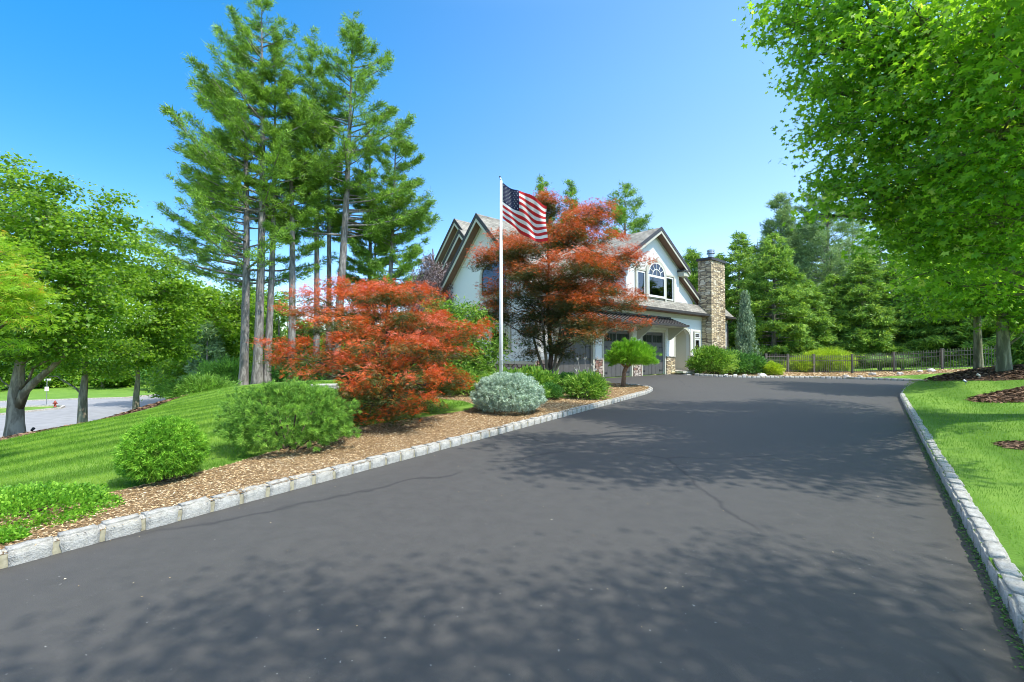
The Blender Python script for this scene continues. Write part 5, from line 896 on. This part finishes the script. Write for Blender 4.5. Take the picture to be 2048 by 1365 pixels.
for u, v, Y, lab, m_ in ((1958, 752, 14.6, 'pale small ground light at the foot of the thinner maple trunk', 'trim'), (1931, 757, 14.2, 'grey ground light in the lawn before the bark bed', 'steel'), (786, 838, 9.4, 'small wooden stake beside the low red maple trunk', 'trim'), (65, 858, 13.6, 'small black box light under the nearest street maple', 'black')):
    p = at(u, v, Y); b = (p.x, Y, gz(p.x, Y)); e = empty('garden_stake' if 'stake' in lab else 'ground_light', b, .3, lab, 'stake' if 'stake' in lab else 'garden light')
    e.scale = (.7,)*3
    if 'stake' in lab: MB().prism([(-.018, -.05), (.018, -.05), (.018, .2), (0, .24), (-.018, .2)], -.012, .012).build('stake', M[m_], e)
    else:
        MB().tube([(0, 0, -.05), (0, 0, .12)], .012, 6).build('spike', M[m_], e); MB().tube([(0, -.05, .12), (0, .0, .14), (0, .07, .19)], [.045, .05, .06], 10).build('lamp_head', M[m_], e)
# ---------------------------------------------------------------- mulch chips, grass blades, fallen bits
def scatter(poly, n, seed, excl=(), dist=None):
    rng = np.random.default_rng(seed); P = np.array(poly); x0, y0 = P.min(0); x1, y1 = P.max(0); X = rng.uniform(x0, x1, n); Y = rng.uniform(y0, y1, n); k = inpoly(X, Y, poly)
    for e_ in excl: k &= ~inpoly(X, Y, e_)
    if dist is not None: k &= rng.random(n) < dist(X, Y)
    k &= (Y > .3) & (np.abs(X) < Y*1.25 + .8); return X[k], Y[k], rng
def chips(name, poly, n, seed, mat, L, W, dist, excl=(DRIVE,), label=None):
    X, Y, rng = scatter(poly, n, seed, excl, dist); m = len(X); Z = Htop(X, Y) + np.array([mnoise.noise(Vector((a*.7, b*.7, 0)))*.02 for a, b in zip(X, Y)]) + rng.uniform(-.002, .014, m); a = rng.uniform(0, 6.28, m)
    sc = np.maximum(1, Y/7.0)**.7; lv = Leaves('dia'); N = unit(np.array((0, 0, 1.)) + rng.normal(size=(m, 3))*.33); lv.add(np.c_[X, Y, Z], np.c_[np.cos(a), np.sin(a), rng.normal(size=m)*.12], N, L*rng.uniform(.5, 1.5, m)*sc, W*rng.uniform(.6, 1.4, m)*sc, rng.random(m))
    o = lv.build(name, LM[mat], None); tag(o, label, 'mulch', kind='stuff')
chips('wood_chips', BED1, 900000, 1, 'chips', .028, .008, lambda x, y: np.clip(5.5/np.maximum(y, 1), .12, 1)**1.3, label='tan shredded wood chips covering the driveway bed')
chips('wood_chips', BEDF, 30000, 2, 'chips', .05, .016, lambda x, y: np.ones_like(x), label='tan wood chips in the bed along the fence')
for k, (bd, n_) in enumerate(((BEDR1, 16000), (BEDR2, 9000), (BEDR3, 3500), (BEDS, 26000))):
    chips('bark_chips', bd, n_, 5+k, 'chips_dark', .07, .028, lambda x, y: np.ones_like(x), label=['coarse brown bark chips round the two maple trunks', 'dark bark chips in the middle bed on the right lawn', 'dark bark chips in the small nearest bed on the right', 'dark bark chips under the street maples'][k])
BLADEX = [DRIVE, BED1, BEDF, BEDR1, BEDR2, BEDR3, BEDS]
def blades(name, poly, n, seed, dist, label):
    X, Y, rng = scatter(poly, n, seed, BLADEX, dist); m = len(X); Z = Htop(X, Y) - .008; sc = np.maximum(1, Y/4.5)**.75; h = rng.uniform(.022, .05, m)*np.minimum(sc, 1.5); D = rng.normal(size=(m, 3))*.33; D[:, 2] = 1
    nz = np.array([mnoise.noise(Vector((a*1.6, b*1.6, 3))) for a, b in zip(X[::1], Y[::1])]); lv = Leaves('tri'); lv.add(np.c_[X, Y, Z], D, rdir(rng, m)*np.array((1, 1, .15)), h, .0042*sc*rng.uniform(.7, 1.4, m), np.clip(.5 + nz*.45 + .22*np.clip(2*np.sin(4.6*(.843*X - .537*Y)), -1, 1)*(X < 1) + rng.normal(size=m)*.14, 0, 1))
    tag(lv.build(name, LM['grassblade'], None), label, 'grass', kind='stuff')
blades('grass', [(-17, .5), (-3, .5), (-2, 9), (-.8, 12), (-2, 16), (-4, 22), (-17, 22)], 1500000, 11, lambda x, y: np.clip(4.2/np.maximum(y, 1), .05, 1)**1.5, 'short mown grass blades of the left lawn')
blades('grass', [(2, 1), (16, 1), (24, 14), (24, 24), (20, 24), (12, 16)], 1000000, 12, lambda x, y: np.clip(4.0/np.maximum(y, 1), .05, 1)**1.5, 'short mown grass blades of the right lawn')
# leaf litter and weeds along the foot of the right kerb, crumbs on the asphalt
rng = np.random.default_rng(9); lv = Leaves('dia'); n = 2600; s = 4 + rng.random(n)**.8*12.5; off = np.abs(rng.normal(size=n))*.026 + .004
X = 12.47 - .626*s - .780*off*1.0; Y = 14.66 - .780*s + .626*off; s = rng.random(n); k = (Y > 1.2); lv.add(np.c_[X, Y, Hd(X, Y) + .004 + rng.random(n)*.012][k], rdir(rng, k.sum())*np.array((1, 1, .4)), unit(np.array((0, 0, 1.)) + rng.normal(size=(k.sum(), 3))*.5), .02, .008, rng.random(k.sum()))
tag(lv.build('leaf_litter', LM['box'], None), 'small dark leaves and weeds along the foot of the right kerb', 'leaf litter', kind='stuff')
lv = Leaves('dia'); n = 420; X = rng.uniform(-4, 9, n); Y = rng.uniform(1.8, 14, n); k = inpoly(X, Y, DRIVE); X, Y = X[k], Y[k]; n = len(X); lv.add(np.c_[X, Y, np.full(n, .004)], rdir(rng, n)*np.array((1, 1, .1)), unit(np.array((0, 0, 1.)) + rng.normal(size=(n, 3))*.2), rng.uniform(.006, .02, n), rng.uniform(.004, .010, n), rng.uniform(.5, 1, n))
tag(lv.build('leaf_litter', LM['chips'], None), 'tiny pale specks and seeds scattered on the driveway', 'leaf litter', kind='stuff')
